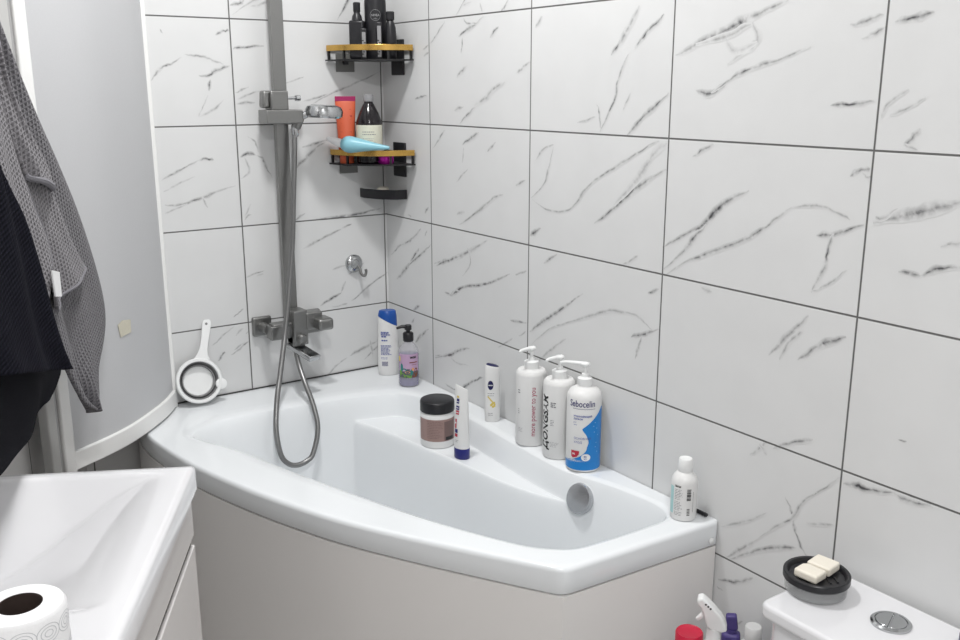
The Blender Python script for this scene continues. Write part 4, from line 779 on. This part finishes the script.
t = thing('cream_tube', 'white squeeze tube standing on its navy cap beside the jar', 'tube', (tx,ty,zt), face_cam(tx,ty,-.72))
def oval2(a_, b_, z, tilt=0): return [(b_*math.cos(2*PI*k/n), a_*math.sin(2*PI*k/n), z+tilt*math.sin(2*PI*k/n)) for k in range(n)]
obj('cap', stack([oval2(.0205,.0165,0), oval2(.0218,.0175,.002), oval2(.0218,.0175,.027), oval2(.0215,.0172,.028)]), M['navy'], t, label='navy flat cap')
obj('body', stack([oval2(.0212,.0170,.0275), oval2(.0212,.017,.06), oval2(.0210,.0145,.10), oval2(.0212,.009,.145), oval2(.0214,.004,.175,-.004), oval2(.0214,.0018,.186,-.004), oval2(.0205,.0012,.188,-.004)]), M['soft_white'], t)
fr = lambda z: float(np.interp(z,[.0275,.06,.10,.145,.175,.186],[.0172,.0172,.0147,.0092,.0042,.0020]))
def flat_print(items, name, m, dy=0):
    mb = MB()
    for y, z, w, h in items:
        y += .009
        f = lambda yy, zz: fr(zz)*math.sqrt(max(0.02,1-(yy/.0214)**2))+.0006+dy
        ys = [y+w*k/4 for k in range(5)]; mb.add([(f(yy,zz), yy, zz) for zz in (z,z+h) for yy in ys], [(k,k+1,6+k,5+k) for k in range(4)])
    obj(name, mb, m, t, smooth=False)
for q in ((-.0185,.130,.011,.010),(-.0185,.146,.009,.012),(-.0185,.070,.010,.010)): flat_print([q], 'navy_print', M['ink_navy'])
for q in ((-.0185,.118,.011,.010),(-.0190,.082,.006,.024),(-.0185,.060,.010,.008)): flat_print([q], 'red_print', M['lab_red'])
flat_print([(-.0190,.160,.007,.005)], 'yellow_print', M['yellow'])
for q in ((-.0175,.122,.009,.0018),(-.0175,.134,.008,.0016),(-.0175,.150,.007,.0016),(-.018,.094,.004,.004)): flat_print([q], 'white_print', M['white_ink'], .0004)
flat_print([(-.016,.050,.010,.001),(-.016,.046,.008,.001)], 'print', M['ink_grey'])

# ------------------------------------------------------------------ folding strainer leaning on the tiles
ctr = Vector((-.624,-.044,.693)); tl = .30
fx = Matrix.Translation(ctr) @ Matrix.Rotation(-.12,4,'Z') @ Matrix.Rotation(PI/2-tl,4,'X')
t = thing('folding_strainer', 'round white folding strainer with grey silicone ring leaning on the tiles', 'strainer', (-.624,-.044,RIM))
ti = Matrix.Translation(-t.location)
def L_(prof, **k): return MB().lathe(prof, 56, **k).xform(ti @ fx)
obj('rim', L_([(.0525,-.006),(.0600,-.006),(.0625,-.002),(.0625,.006),(.0600,.010),(.0535,.010),(.0520,.006),(.0525,-.006)], cap=False), M['white_pl'], t)
obj('silicone_wall', L_([(.0535,.008),(.0520,.000),(.0490,-.003),(.0480,-.014),(.0450,-.015),(.0440,-.003),(.0415,-.003),(.0400,-.016)], cap=False), M['silic'], t, label='dark grey silicone ring')
obj('base_disc', L_([(.0405,-.019),(.0405,-.012),(.0385,-.011),(.0375,-.015),(.001,-.0155)]), M['white_pl'], t)
hp = [(.010,.054,.004,.026),(.016,.068,.003,.016),(.023,.088,.003,.0110),(.030,.112,.0035,.0105),(.036,.136,.004,.0115),(.040,.156,.004,.0115),(.041,.164,.004,.007)]
mb = MB(); vs = []
hp2 = smooth_path([(a, b_, w) for a, b_, z, w in hp], 5)
for q in hp2:
    for s_ in (-1,1):
        for zz in (-.0035,.0045): vs.append((q.x+s_*q.z, q.y, zz+.002))
m_ = len(hp2); fs = []
for i in range(m_-1):
    o = 4*i; fs += [(o,o+1,o+5,o+4),(o+2,o+6,o+7,o+3),(o+1,o+3,o+7,o+5),(o,o+4,o+6,o+2)]
fs += [(0,2,3,1),(4*m_-4,4*m_-3,4*m_-1,4*m_-2)]
mb.add(vs, fs); hnd = obj('handle', mb.xform(ti @ fx), M['white_pl'], t, bevel=.002)
obj('hanging_hole', MB().lathe([(.0035,.0066),(.0035,.0070),(.001,.0070)], 20, c=(.0385,.153,0)).xform(ti @ fx), M['silic'], hnd)
obj('lug', MB().lathe([(.013,-.004),(.015,-.003),(.015,.006),(.013,.007)], 28, c=(.058,-.016,.001)).xform(ti @ fx), M['white_pl'], t)

# ------------------------------------------------------------------ towels on a wall hook
def sheet_mb(Lc, Rc, o0, amp, nf, ph, nu=34, nv=60, tw=0, sag=0):
    """hanging cloth between a left and a right edge chain given as (s, z) on the left wall's plane, with vertical folds"""
    A = smooth_path([(s,0,z) for s,z in Lc],10); B_ = smooth_path([(s,0,z) for s,z in Rc],10)
    def at(P_,t):
        f = t*(len(P_)-1); i = min(int(f),len(P_)-2); return P_[i].lerp(P_[i+1], f-i)
    vs = []; uv = []
    for j in range(nv+1):
        t = j/nv; a, b_ = at(A,t), at(B_,t); wdt = (b_-a).length
        for i in range(nu+1):
            u = i/nu; q = a.lerp(b_,u)
            fold = amp*(math.sin(nf*2*PI*u+ph+t*1.3)+.45*math.sin(nf*3.7*PI*u+ph*2.1-t*2))*(.45+.55*t)
            edge = -.012*u**6                                   # the edge turns back towards the wall
            o = o0+fold+edge+tw*t+sag*math.sin(PI*t)
            vs.append(lw(q.x,o,q.z)); uv.append((q.x*-.93+q.z*.35, q.z*.93+q.x*.35))
    fs = [(j*(nu+1)+i, j*(nu+1)+i+1, (j+1)*(nu+1)+i+1, (j+1)*(nu+1)+i) for j in range(nv) for i in range(nu)]
    return vs, fs, uv
def cloth(name, sheets, m, parent, th=.006):
    mb = MB(); uvs = []
    for s_ in sheets:
        vs, fs, uv = sheet_mb(**s_); mb.add(vs, fs); uvs += uv
    inv_ = Matrix.Translation(-parent.location) if parent else Matrix.Identity(4); mb.xform(inv_)
    o = obj(name, mb, m, parent, ang=180, solid=th)
    me = o.data; l = me.uv_layers.new(name='UVMap')
    for lp in me.loops: l.data[lp.index].uv = uvs[lp.vertex_index]
    return o
def hem(name, spec, row, r, m, parent, edge='bottom'):
    vs, fs, uv = sheet_mb(**spec); nu = spec.get('nu',34); nv = spec.get('nv',60)
    if edge == 'bottom': p = vs[nv*(nu+1):][row:]
    else: p = [vs[j*(nu+1)+nu] for j in range(row,nv+1)]
    return obj(name, MB().tube(p, r, 8).xform(Matrix.Translation(-parent.location)), m, parent)
hk0 = lw(.93,.0,1.74)
t = thing('towel_hook', 'chrome towel hook on the left wall above the basin', 'hook', tuple(hk0))
wr = Matrix.Rotation(ang_l,4,'Z')
obj('plate', MB().box((0,-.006,0), (.22,.010,.04)).xform(wr), M['chrome'], t, bevel=.003)
for dx_ in (-.075,.075):
    obj('peg', MB().tube([(dx_,-.01,0),(dx_,-.10,-.004),(dx_,-.20,.0),(dx_,-.225,.018)], .007, 12).xform(wr), M['chrome'], t)
gt = thing('grey_towel', 'grey waffle towel hanging in folds in front of the frosted screen', 'towel', tuple(lw(.6,.18,.8)))
S0 = dict(Lc=[(.93,1.755),(.90,1.62),(.86,1.45),(.81,1.28),(.77,1.17),(.735,1.08),(.70,1.0),(.665,.945),(.60,.875),(.520,.832)],
      Rc=[(.90,1.76),(.825,1.62),(.718,1.503),(.632,1.427),(.548,1.36),(.445,1.255),(.362,1.142),(.312,1.046),(.312,.985),(.36,.940),(.425,.905),(.452,.860),(.480,.812)], o0=.185, amp=.010, nf=1.5, ph=.6)
cloth('outer_drape', [S0], M['grey_towel_bk'], gt)
S1 = dict(Lc=[(.95,1.765),(.945,1.65),(.935,1.55),(.92,1.45),(.89,1.39),(.852,1.343)], Rc=[(.91,1.77),(.905,1.62),(.885,1.48),(.829,1.417),(.767,1.374),(.717,1.338),(.690,1.300)], o0=.218, amp=.006, nf=1.2, ph=2.0)
cloth('front_fold', [S1], M['grey_towel'], gt)
S2 = dict(Lc=[(.87,1.42),(.84,1.34),(.80,1.27),(.765,1.20),(.752,1.14),(.745,1.095)], Rc=[(.735,1.36),(.700,1.315),(.65,1.27),(.60,1.212),(.545,1.168),(.497,1.132)], o0=.203, amp=.007, nf=1.3, ph=1.2)
cloth('lower_fold', [S2], M['grey_towel'], gt)
S3 = dict(Lc=[(1.0,1.70),(1.0,1.5),(.99,1.35),(.95,1.22),(.92,1.1)], Rc=[(.95,1.72),(.925,1.50),(.88,1.396),(.845,1.331),(.81,1.279),(.776,1.233),(.762,1.196),(.779,1.160),(.822,1.125)], o0=.222, amp=.005, nf=1.0, ph=.2)
cloth('side_fold', [S3], M['grey_towel'], gt)
hem('hem', S1, 4, .0062, M['grey_hem'], gt)
hem('hem', S2, 0, .0048, M['grey_hem'], gt)
hem('hem', S3, 22, .0048, M['grey_hem'], gt, 'side')
tq = ((.832,1.180),(.795,1.170),(.797,1.128),(.827,1.134))
tg = MB(); tg.add([tuple(lw(s,.230,z)-gt.location) for s,z in tq]+[tuple(lw(s,.2325,z)-gt.location) for s,z in tq], [(0,1,2,3),(7,6,5,4),(0,4,5,1),(1,5,6,2),(2,6,7,3),(3,7,4,0)])
tg.v = [(x-LWD.x*.012,y-LWD.y*.012,z) for x,y,z in tg.v]
obj('care_label', tg, M['white_ink'], gt, smooth=False, label='white care label')

bt = thing('black_towel', 'black ribbed towel hanging in front of the grey one', 'towel', tuple(lw(.95,.24,.94)))
cloth('upper_drape', [dict(Lc=[(1.10,1.765),(1.17,1.6),(1.24,1.45),(1.28,1.3),(1.30,1.2),(1.30,1.14)], Rc=[(1.02,1.765),(1.02,1.55),(1.004,1.388),(.975,1.336),(.930,1.282),(.892,1.205),(.864,1.123),(.835,1.056),(.800,1.003)], o0=.245, amp=.010, nf=1.7, ph=.9, nu=44)], M['black_towel'], bt, .008)
cloth('lower_drape', [dict(Lc=[(1.30,1.35),(1.32,1.2),(1.32,1.05),(1.30,.94)], Rc=[(.87,1.25),(.81,1.12),(.765,1.03),(.748,.99),(.785,.968),(.83,.955)], o0=.212, amp=.010, nf=1.4, ph=2.2, tw=.008, nu=44)], M['black_terry'], bt, .008)

# ------------------------------------------------------------------ basin on its cabinet, turned with the left wall
BZ = .87; bo = Vector((-.952,-1.043,0))
bm_ = Matrix.Translation((bo.x,bo.y,0)) @ Matrix.Rotation(math.atan2(-.886,-.463),4,'Z')     # local x along the front edge, local -y is into the depth
BW, BD = .66, .44
def bpt(v, u): return (v, -u)
t = thing('washbasin', 'white rectangular washbasin with a scooped bowl at the left', 'sink', (bo.x,bo.y,BZ-.1), math.atan2(-.886,-.463))
nu_, nv_ = 110, 90; vs = []
def bz_(v, u):
    # bowl: gentle slope from the front rim, steep far end wall, flat deck beyond v=.44
    f = .105*sst(np.array((u-.024)/.30)) ; e = .20*np.array(max(0,v-.022))**1.0
    far = .115*sst(np.array((v-.020+.0)/.20)) if False else max(0,(v-.023))*1.0
    back = max(0,(BD-.05-u))*1.2; deck = max(0,(.440-v))*.9
    vals = [float(f)*1.2, far, back, deck, .150]; k = .006
    s_ = -k*math.log(sum(math.exp(-a/k) for a in vals)); return max(0, s_)
edge = .012
us = sorted(set([0,.004,edge]+list(np.linspace(edge,BD-edge,nv_))+[BD-.004,BD])); vv = sorted(set([0,.004,edge]+list(np.linspace(edge,BW-edge,nu_))+[BW-.004,BW]))
for v in vv:
    for u in us:
        d_ = min(u, BD-u, v, BW-v); rnd_ = 0 if d_ >= .006 else .006-math.sqrt(max(0,.006**2-(.006-d_)**2))
        vs.append((v, -u, .1-bz_(v,u)-rnd_))
nU = len(us); fs = [(i*nU+j, i*nU+j+1, (i+1)*nU+j+1, (i+1)*nU+j) for i in range(len(vv)-1) for j in range(nU-1)]
mb = MB(); mb.add(vs, fs)
# skirt
per = [(i*nU) for i in range(len(vv))]+[(len(vv)-1)*nU+j for j in range(1,nU)]+[i*nU+nU-1 for i in range(len(vv)-2,-1,-1)]+[j for j in range(nU-2,0,-1)]
o = len(mb.v); npz = len(per)
for ins, z in ((0,.058),(.02,.050)):
    for k in per:
        x, y, _ = mb.v[k]; mb.v.append((min(max(x,ins),BW-ins), max(min(y,-ins),-BD+ins), z))
for i in range(npz): mb.f.append([per[i],per[(i+1)%npz],o+(i+1)%npz,o+i]); mb.f.append([o+i,o+(i+1)%npz,o+npz+(i+1)%npz,o+npz+i])
mb.mi = [0]*len(mb.f)
obj('basin', mb, M['ceramic'], t, ang=60)
obj('basin_drain', MB().lathe([(.026,-.001),(.026,.002),(.020,.003),(.001,.0025)], 32, c=(.22,-.25,.1-bz_(.22,.25))), M['chrome'], t)
tp = obj('tap_body', MB().lathe([(.024,0),(.024,.004),(.02,.006),(.02,.10),(.018,.105),(.001,.106)], 28, c=(.35,-.405,.1)), M['chrome'], t)
obj('tap_spout', MB().tube([(.35,-.405,.175),(.35,-.34,.185),(.35,-.29,.175)], [.013,.012,.011], 16), M['chrome'], tp)
obj('tap_lever', MB().box((.35,-.40,.222), (.022,.09,.012), rx=.15), M['chrome'], tp, bevel=.004)
t = thing('vanity_cabinet', 'white gloss vanity cabinet with a drawer under the washbasin', 'cabinet', (bo.x,bo.y,0), math.atan2(-.886,-.463))
CH = BZ-.054
obj('carcass', MB().box((BW/2,-.230,CH/2+.02-.05), (BW-.004,.40,CH-.14)), M['cabinet'], t, bevel=.002)
obj('plinth', MB().box((BW/2,-.24,.02), (BW-.06,.36,.04)), M['cabinet'], t)
d = obj('fascia', MB().box((BW/2,-.019,CH-.036), (BW-.002,.018,.070)), M['cabinet'], t, bevel=.002)
for z0, z1 in ((.405,.728),(.06,.388)):
    d = obj('drawer', MB().box((BW/2,-.019,(z0+z1)/2), (BW-.002,.018,z1-z0)), M['cabinet'], t, bevel=.0025)
    obj('finger_pull', MB().box((BW/2,-.024,z1+.008), (BW-.006,.016,.014)), M['gap_shade'], d)  # solid block coloured as the shade in the finger gap
# toilet roll standing on the basin deck
rx_, ry_ = -1.284, -1.532
t = thing('toilet_roll', 'white embossed toilet roll standing on the washbasin', 'toilet paper', (rx_,ry_,BZ+.0005))
mb = MB().lathe([(.0215,0),(.042,0),(.0432,.003),(.0432,.094),(.0405,.098),(.030,.0995),(.0215,.0992)], 56, cap=False); obj('paper', mb, M['paper'], t)
obj('core', MB().lathe([(.0214,.001),(.0218,.001),(.0218,.0985),(.0206,.0985),(.0206,.001)], 40, cap=False), M['tube_in'], t, label='dark cardboard core')
mb = MB()
def ring_(arc, z, R1, w=.0009, k=22):
    for i in range(k):
        a0, a1 = 2*PI*i/k, 2*PI*(i+1)/k
        q = [(arc+rr*math.cos(a), z+rr*.8*math.sin(a)) for a in (a0,a1) for rr in (R1,R1+w)]
        mb.add([(.0435*math.cos(x/.0432), .0435*math.sin(x/.0432), zz) for x, zz in q], [(0,1,3,2)])
for k in range(11):
    for j in range(3):
        for rr in (.004,.008,.012): ring_(.0247*k+(.0123 if j%2 else 0), .018+.031*j, rr)
obj('printed_pattern', mb, M['paper_ink'], t, smooth=False)

# ------------------------------------------------------------------ toilet
TZ = .645; ty0 = -1.612; ty1 = -1.952
t = thing('toilet', 'white close-coupled toilet with a chrome push button beside the bath', 'toilet', (-.2,-1.782,0))
ti = Matrix.Translation((.2,1.782,0))
def rr_poly(x0, x1, y0, y1, r_): return fillet([(x0,y0),(x1,y0),(x1,y1),(x0,y1)], r_)
obj('cistern', MB().prism(rr_poly(-.200,-.018,ty1+.010,ty0-.010,.03), .36, TZ-.028).xform(ti), M['ceramic'], t, bevel=.006, ang=30)
obj('cistern_lid', MB().prism(rr_poly(-.212,-.012,ty1,ty0,.022), TZ-.026, TZ).xform(ti), M['ceramic'], t, bevel=.007, seg=4, ang=30)
bt_ = obj('flush_button', MB().lathe([(.031,0),(.031,.004),(.028,.0065),(.025,.006),(.0245,.0045),(.001,.0045)], 48, c=(-.092,-1.776,TZ-.0005)).xform(ti), M['chrome'], t, label='round chrome dual push button')
def half(a0, a1, sq): 
    return [(-.092+.0235*math.cos(a), -1.776+.0235*math.sin(a)) for a in np.linspace(a0,a1,20)]
obj('button_half', MB().prism(half(.35+.05,.35+PI-.05,0), TZ+.0035, TZ+.0068).xform(ti), M['chrome'], bt_, bevel=.0015)
obj('button_half', MB().prism(half(.35+PI+.05,.35+2*PI-.05,0), TZ+.0035, TZ+.0060).xform(ti), M['chrome'], bt_, bevel=.0015)
bowl = [(0.10,0,-.30),(.115,.05,-.30),(.12,.18,-.32),(.15,.28,-.36),(.178,.36,-.40),(.180,.385,-.40),(.172,.395,-.40)]
mb = MB(); n2 = 48; vs = []
for r_, z, xc in bowl:
    for k in range(n2):
        a = 2*PI*k/n2; vs.append((xc+r_*1.3*math.cos(a), -1.782+r_*math.sin(a), z))
mb.add(vs, [(j*n2+k, j*n2+(k+1)%n2, (j+1)*n2+(k+1)%n2, (j+1)*n2+k) for j in range(len(bowl)-1) for k in range(n2)]+[tuple(range(n2)), tuple((len(bowl)-1)*n2+k for k in range(n2))])
obj('bowl', mb.xform(ti), M['ceramic'], t, ang=50)
obj('pedestal', MB().prism(rr_poly(-.30,-.03,-1.87,-1.694,.03), 0, .37).xform(ti), M['ceramic'], t, bevel=.008)
mb = MB(); vs = []
for r_, z in ((.178,.396),(.184,.400),(.184,.416),(.178,.422)):
    for k in range(n2): a = 2*PI*k/n2; vs.append((-.41+r_*1.22*math.cos(a), -1.782+r_*math.sin(a), z))
mb.add(vs, [(j*n2+k, j*n2+(k+1)%n2, (j+1)*n2+(k+1)%n2, (j+1)*n2+k) for j in range(3) for k in range(n2)]+[tuple(range(n2)), tuple(3*n2+k for k in range(n2))])
obj('seat_cover', mb.xform(ti), M['white_pl'], t)
# soap dish on the cistern
dx, dy = -.105, -1.645; zt = TZ+.0005
t = thing('soap_dish', 'round clear soap dish with a black tray on the toilet cistern', 'soap dish', (dx,dy,zt))
obj('bowl', MB().lathe([(.001,0),(.046,0),(.0500,.003),(.0515,.025),(.0495,.025),(.0480,.004),(.001,.003)], 56), M['clear'], t, label='clear bowl')
tr = obj('tray', MB().lathe([(.001,.024),(.040,.024),(.047,.0225),(.0532,.0230),(.0545,.0245),(.0545,.0345),(.0532,.0360),(.0485,.0360),(.0470,.0340),(.0445,.0290),(.001,.0290)], 64), M['black'], t)
for k in range(-2,3): obj('rib', MB().box((k*.014*.57,-k*.014*.82,.0298), (.05 if abs(k)<2 else .035,.0025,.002), rz=.96), M['black'], tr)
for (x, y, rz_, hh), lab in (((-.012,.006,.55,.019),'cream soap piece nearer the basin side of the black soap tray'),):
    pass
def soap(poly, cx, cy, rz_, z, h, lab, ry=0, rx=0):
    mb = MB().prism(poly, 0, h); o = obj('soap_piece', mb, M['soap'], bevel=.004, seg=4)
    o.location = (dx+cx, dy+cy, zt+z); o.rotation_euler = (rx, ry, rz_); tag(o, lab, 'soap')
soap([(-.0185,-.021),(.018,-.022),(.019,.020),(-.018,.021)], .0205, .003, .14, .0312, .016, 'cream soap piece at the back of the black tray, nearer the wall', ry=-.04)
soap([(-.0185,-.022),(.018,-.021),(.0185,.016),(.010,.021),(-.018,.020)], -.0200, .000, .10, .0312, .015, 'notched cream soap piece at the front of the black tray', ry=.05)
t = thing('cosmetic_bottle', 'dark navy cap of a bottle at the right end of the cistern', 'bottle', (-.066,-1.893,zt))
obj('body', MB().lathe([(.018,0),(.020,.002),(.020,.016),(.019,.017)], 36), M['soft_white'], t)
obj('cap', MB().lathe([(.0195,.0165),(.0205,.0175),(.0205,.028),(.018,.031),(.001,.0315)], 36), M['navy2'], t)

# ------------------------------------------------------------------ cleaning bottles between the bath and the toilet
LZ = .2405
t = thing('red_capped_jar', 'white container with a red lid left of the spray bottle', 'container', (-.192,-1.452,LZ))
obj('body', MB().lathe([(.022,0),(.026,.003),(.027,.02),(.027,.215),(.024,.228),(.022,.231)], 40), M['white_pl'], t)
obj('lid', MB().lathe([(.0235,.2295),(.0255,.231),(.0255,.255),(.0235,.258),(.021,.2565),(.001,.2565)], 40), M['red_cap'], t, label='red screw lid')
sx_, sy_ = -.130, -1.456
t = thing('spray_bottle', 'white trigger spray bottle between the bath and toilet', 'spray bottle', (sx_,sy_,LZ), face_cam(sx_,sy_))
obj('body', MB().lathe([(.026,0),(.030,.003),(.031,.02),(.031,.155),(.027,.185),(.018,.212),(.0135,.218),(.0130,.246)], 40), M['white_pl'], t)
PX = .00184; prof = [(695.6,593.5),(700.8,591.3),(705,594.3),(711.7,600),(720.5,609),(725.4,617),(727,623.6),(721,625.8),(709.5,624),(706.3,621),(703.5,611.6),(700,602.3),(696,598.5)]
prof = [((x-713.5)*PX, (625-y)*PX*1.06) for x, y in prof]
hm = Matrix.Translation((0,0,.2435)) @ Matrix.Rotation(PI/2,4,'Z') @ Matrix.Rotation(PI/2,4,'X')
hd_ = obj('trigger_head', MB().prism(prof, -.012, .012).xform(hm), M['white_pl'], t, bevel=.004, seg=4)
obj('trigger', MB().tube([(0,-.018,.272),(0,-.024,.265),(0,-.030,.259),(0,-.028,.256)], [.006,.0055,.0045,.003], 10), M['white_pl'], hd_)
mk = MB()
for k in range(3): mk.box((.0122,-.0165+.0045*k,.2975-.0038*k), (.0006,.0032,.0034), rx=-.7)
obj('nozzle_mark', mk, M['ink'], hd_, smooth=False)
t = thing('purple_bottle', 'purple bottle behind the white trigger spray', 'bottle', (-.055,-1.438,LZ), face_cam(-.055,-1.438))
obj('body', MB().box((0,0,.10), (.028,.036,.20)), M['purple'], t, bevel=.008)
obj('neck', MB().lathe([(.010,.199),(.010,.207)], 24), M['purple'], t)
obj('cap', MB().box((0,.000,.2215), (.016,.021,.032), rx=.15), M['purple'], t, bevel=.004)
t = thing('cleaner_bottle', 'milky white bottle in the gap next to the toilet cistern', 'bottle', (-.072,-1.502,LZ))
obj('body', MB().lathe([(.023,0),(.026,.003),(.026,.188),(.022,.213),(.0165,.221),(.0155,.225)], 40), M['white_pl'], t)
obj('cap', MB().lathe([(.016,.224),(.017,.226),(.016,.248),(.014,.251),(.001,.2515)], 36), M['milky'], t, label='milky translucent cap')

# ------------------------------------------------------------------ ceiling lamp and an added fill lamp
def lamp(name, loc, size, watt, col=(1,.995,.985)):
    li = bpy.data.lights.new(name, 'AREA'); li.shape = 'DISK'; li.size = size; li.energy = watt; li.color = col
    o = bpy.data.objects.new(name, li); COL.objects.link(o); o.location = loc; return o
for nm, loc, size, w in LAMPS:
    f = thing('ceiling_light', nm, 'lamp', (loc[0],loc[1],ROOM_H))
    obj('housing', MB().lathe([(size*.62,-.012),(size*.66,-.010),(size*.66,0),(.001,0)], 40), M['white_pl'], f)
    lamp('lamp', (loc[0],loc[1],ROOM_H-.016), size, w)
w = bpy.data.worlds.new('World'); SC.world = w; w.use_nodes = True
w.node_tree.nodes['Background'].inputs[0].default_value = (.9,.95,1,1); w.node_tree.nodes['Background'].inputs[1].default_value = .05

# ------------------------------------------------------------------ camera
cam = bpy.data.cameras.new('camera'); cam.sensor_width = 36; cam.sensor_fit = 'HORIZONTAL'; cam.lens = 930.645*36/960; cam.clip_start = .02
co = bpy.data.objects.new('camera', cam); COL.objects.link(co)
yaw, pitch, roll = math.radians(34.8223), math.radians(-14.03286), math.radians(-.0409)
fw = Vector((math.sin(yaw)*math.cos(pitch), math.cos(yaw)*math.cos(pitch), math.sin(pitch))); rt = Vector((math.cos(yaw),-math.sin(yaw),0)); up = rt.cross(fw)
r2 = rt*math.cos(roll)+up*math.sin(roll); u2 = -rt*math.sin(roll)+up*math.cos(roll)
mw = Matrix((r2,u2,-fw)).transposed().to_4x4(); mw.translation = CAM; co.matrix_world = mw
SC.camera = co
SC.view_settings.view_transform = 'Standard'; SC.view_settings.look = 'None'; SC.view_settings.gamma = 1; SC.view_settings.use_curve_mapping = False
SC.view_settings.exposure = EXPO
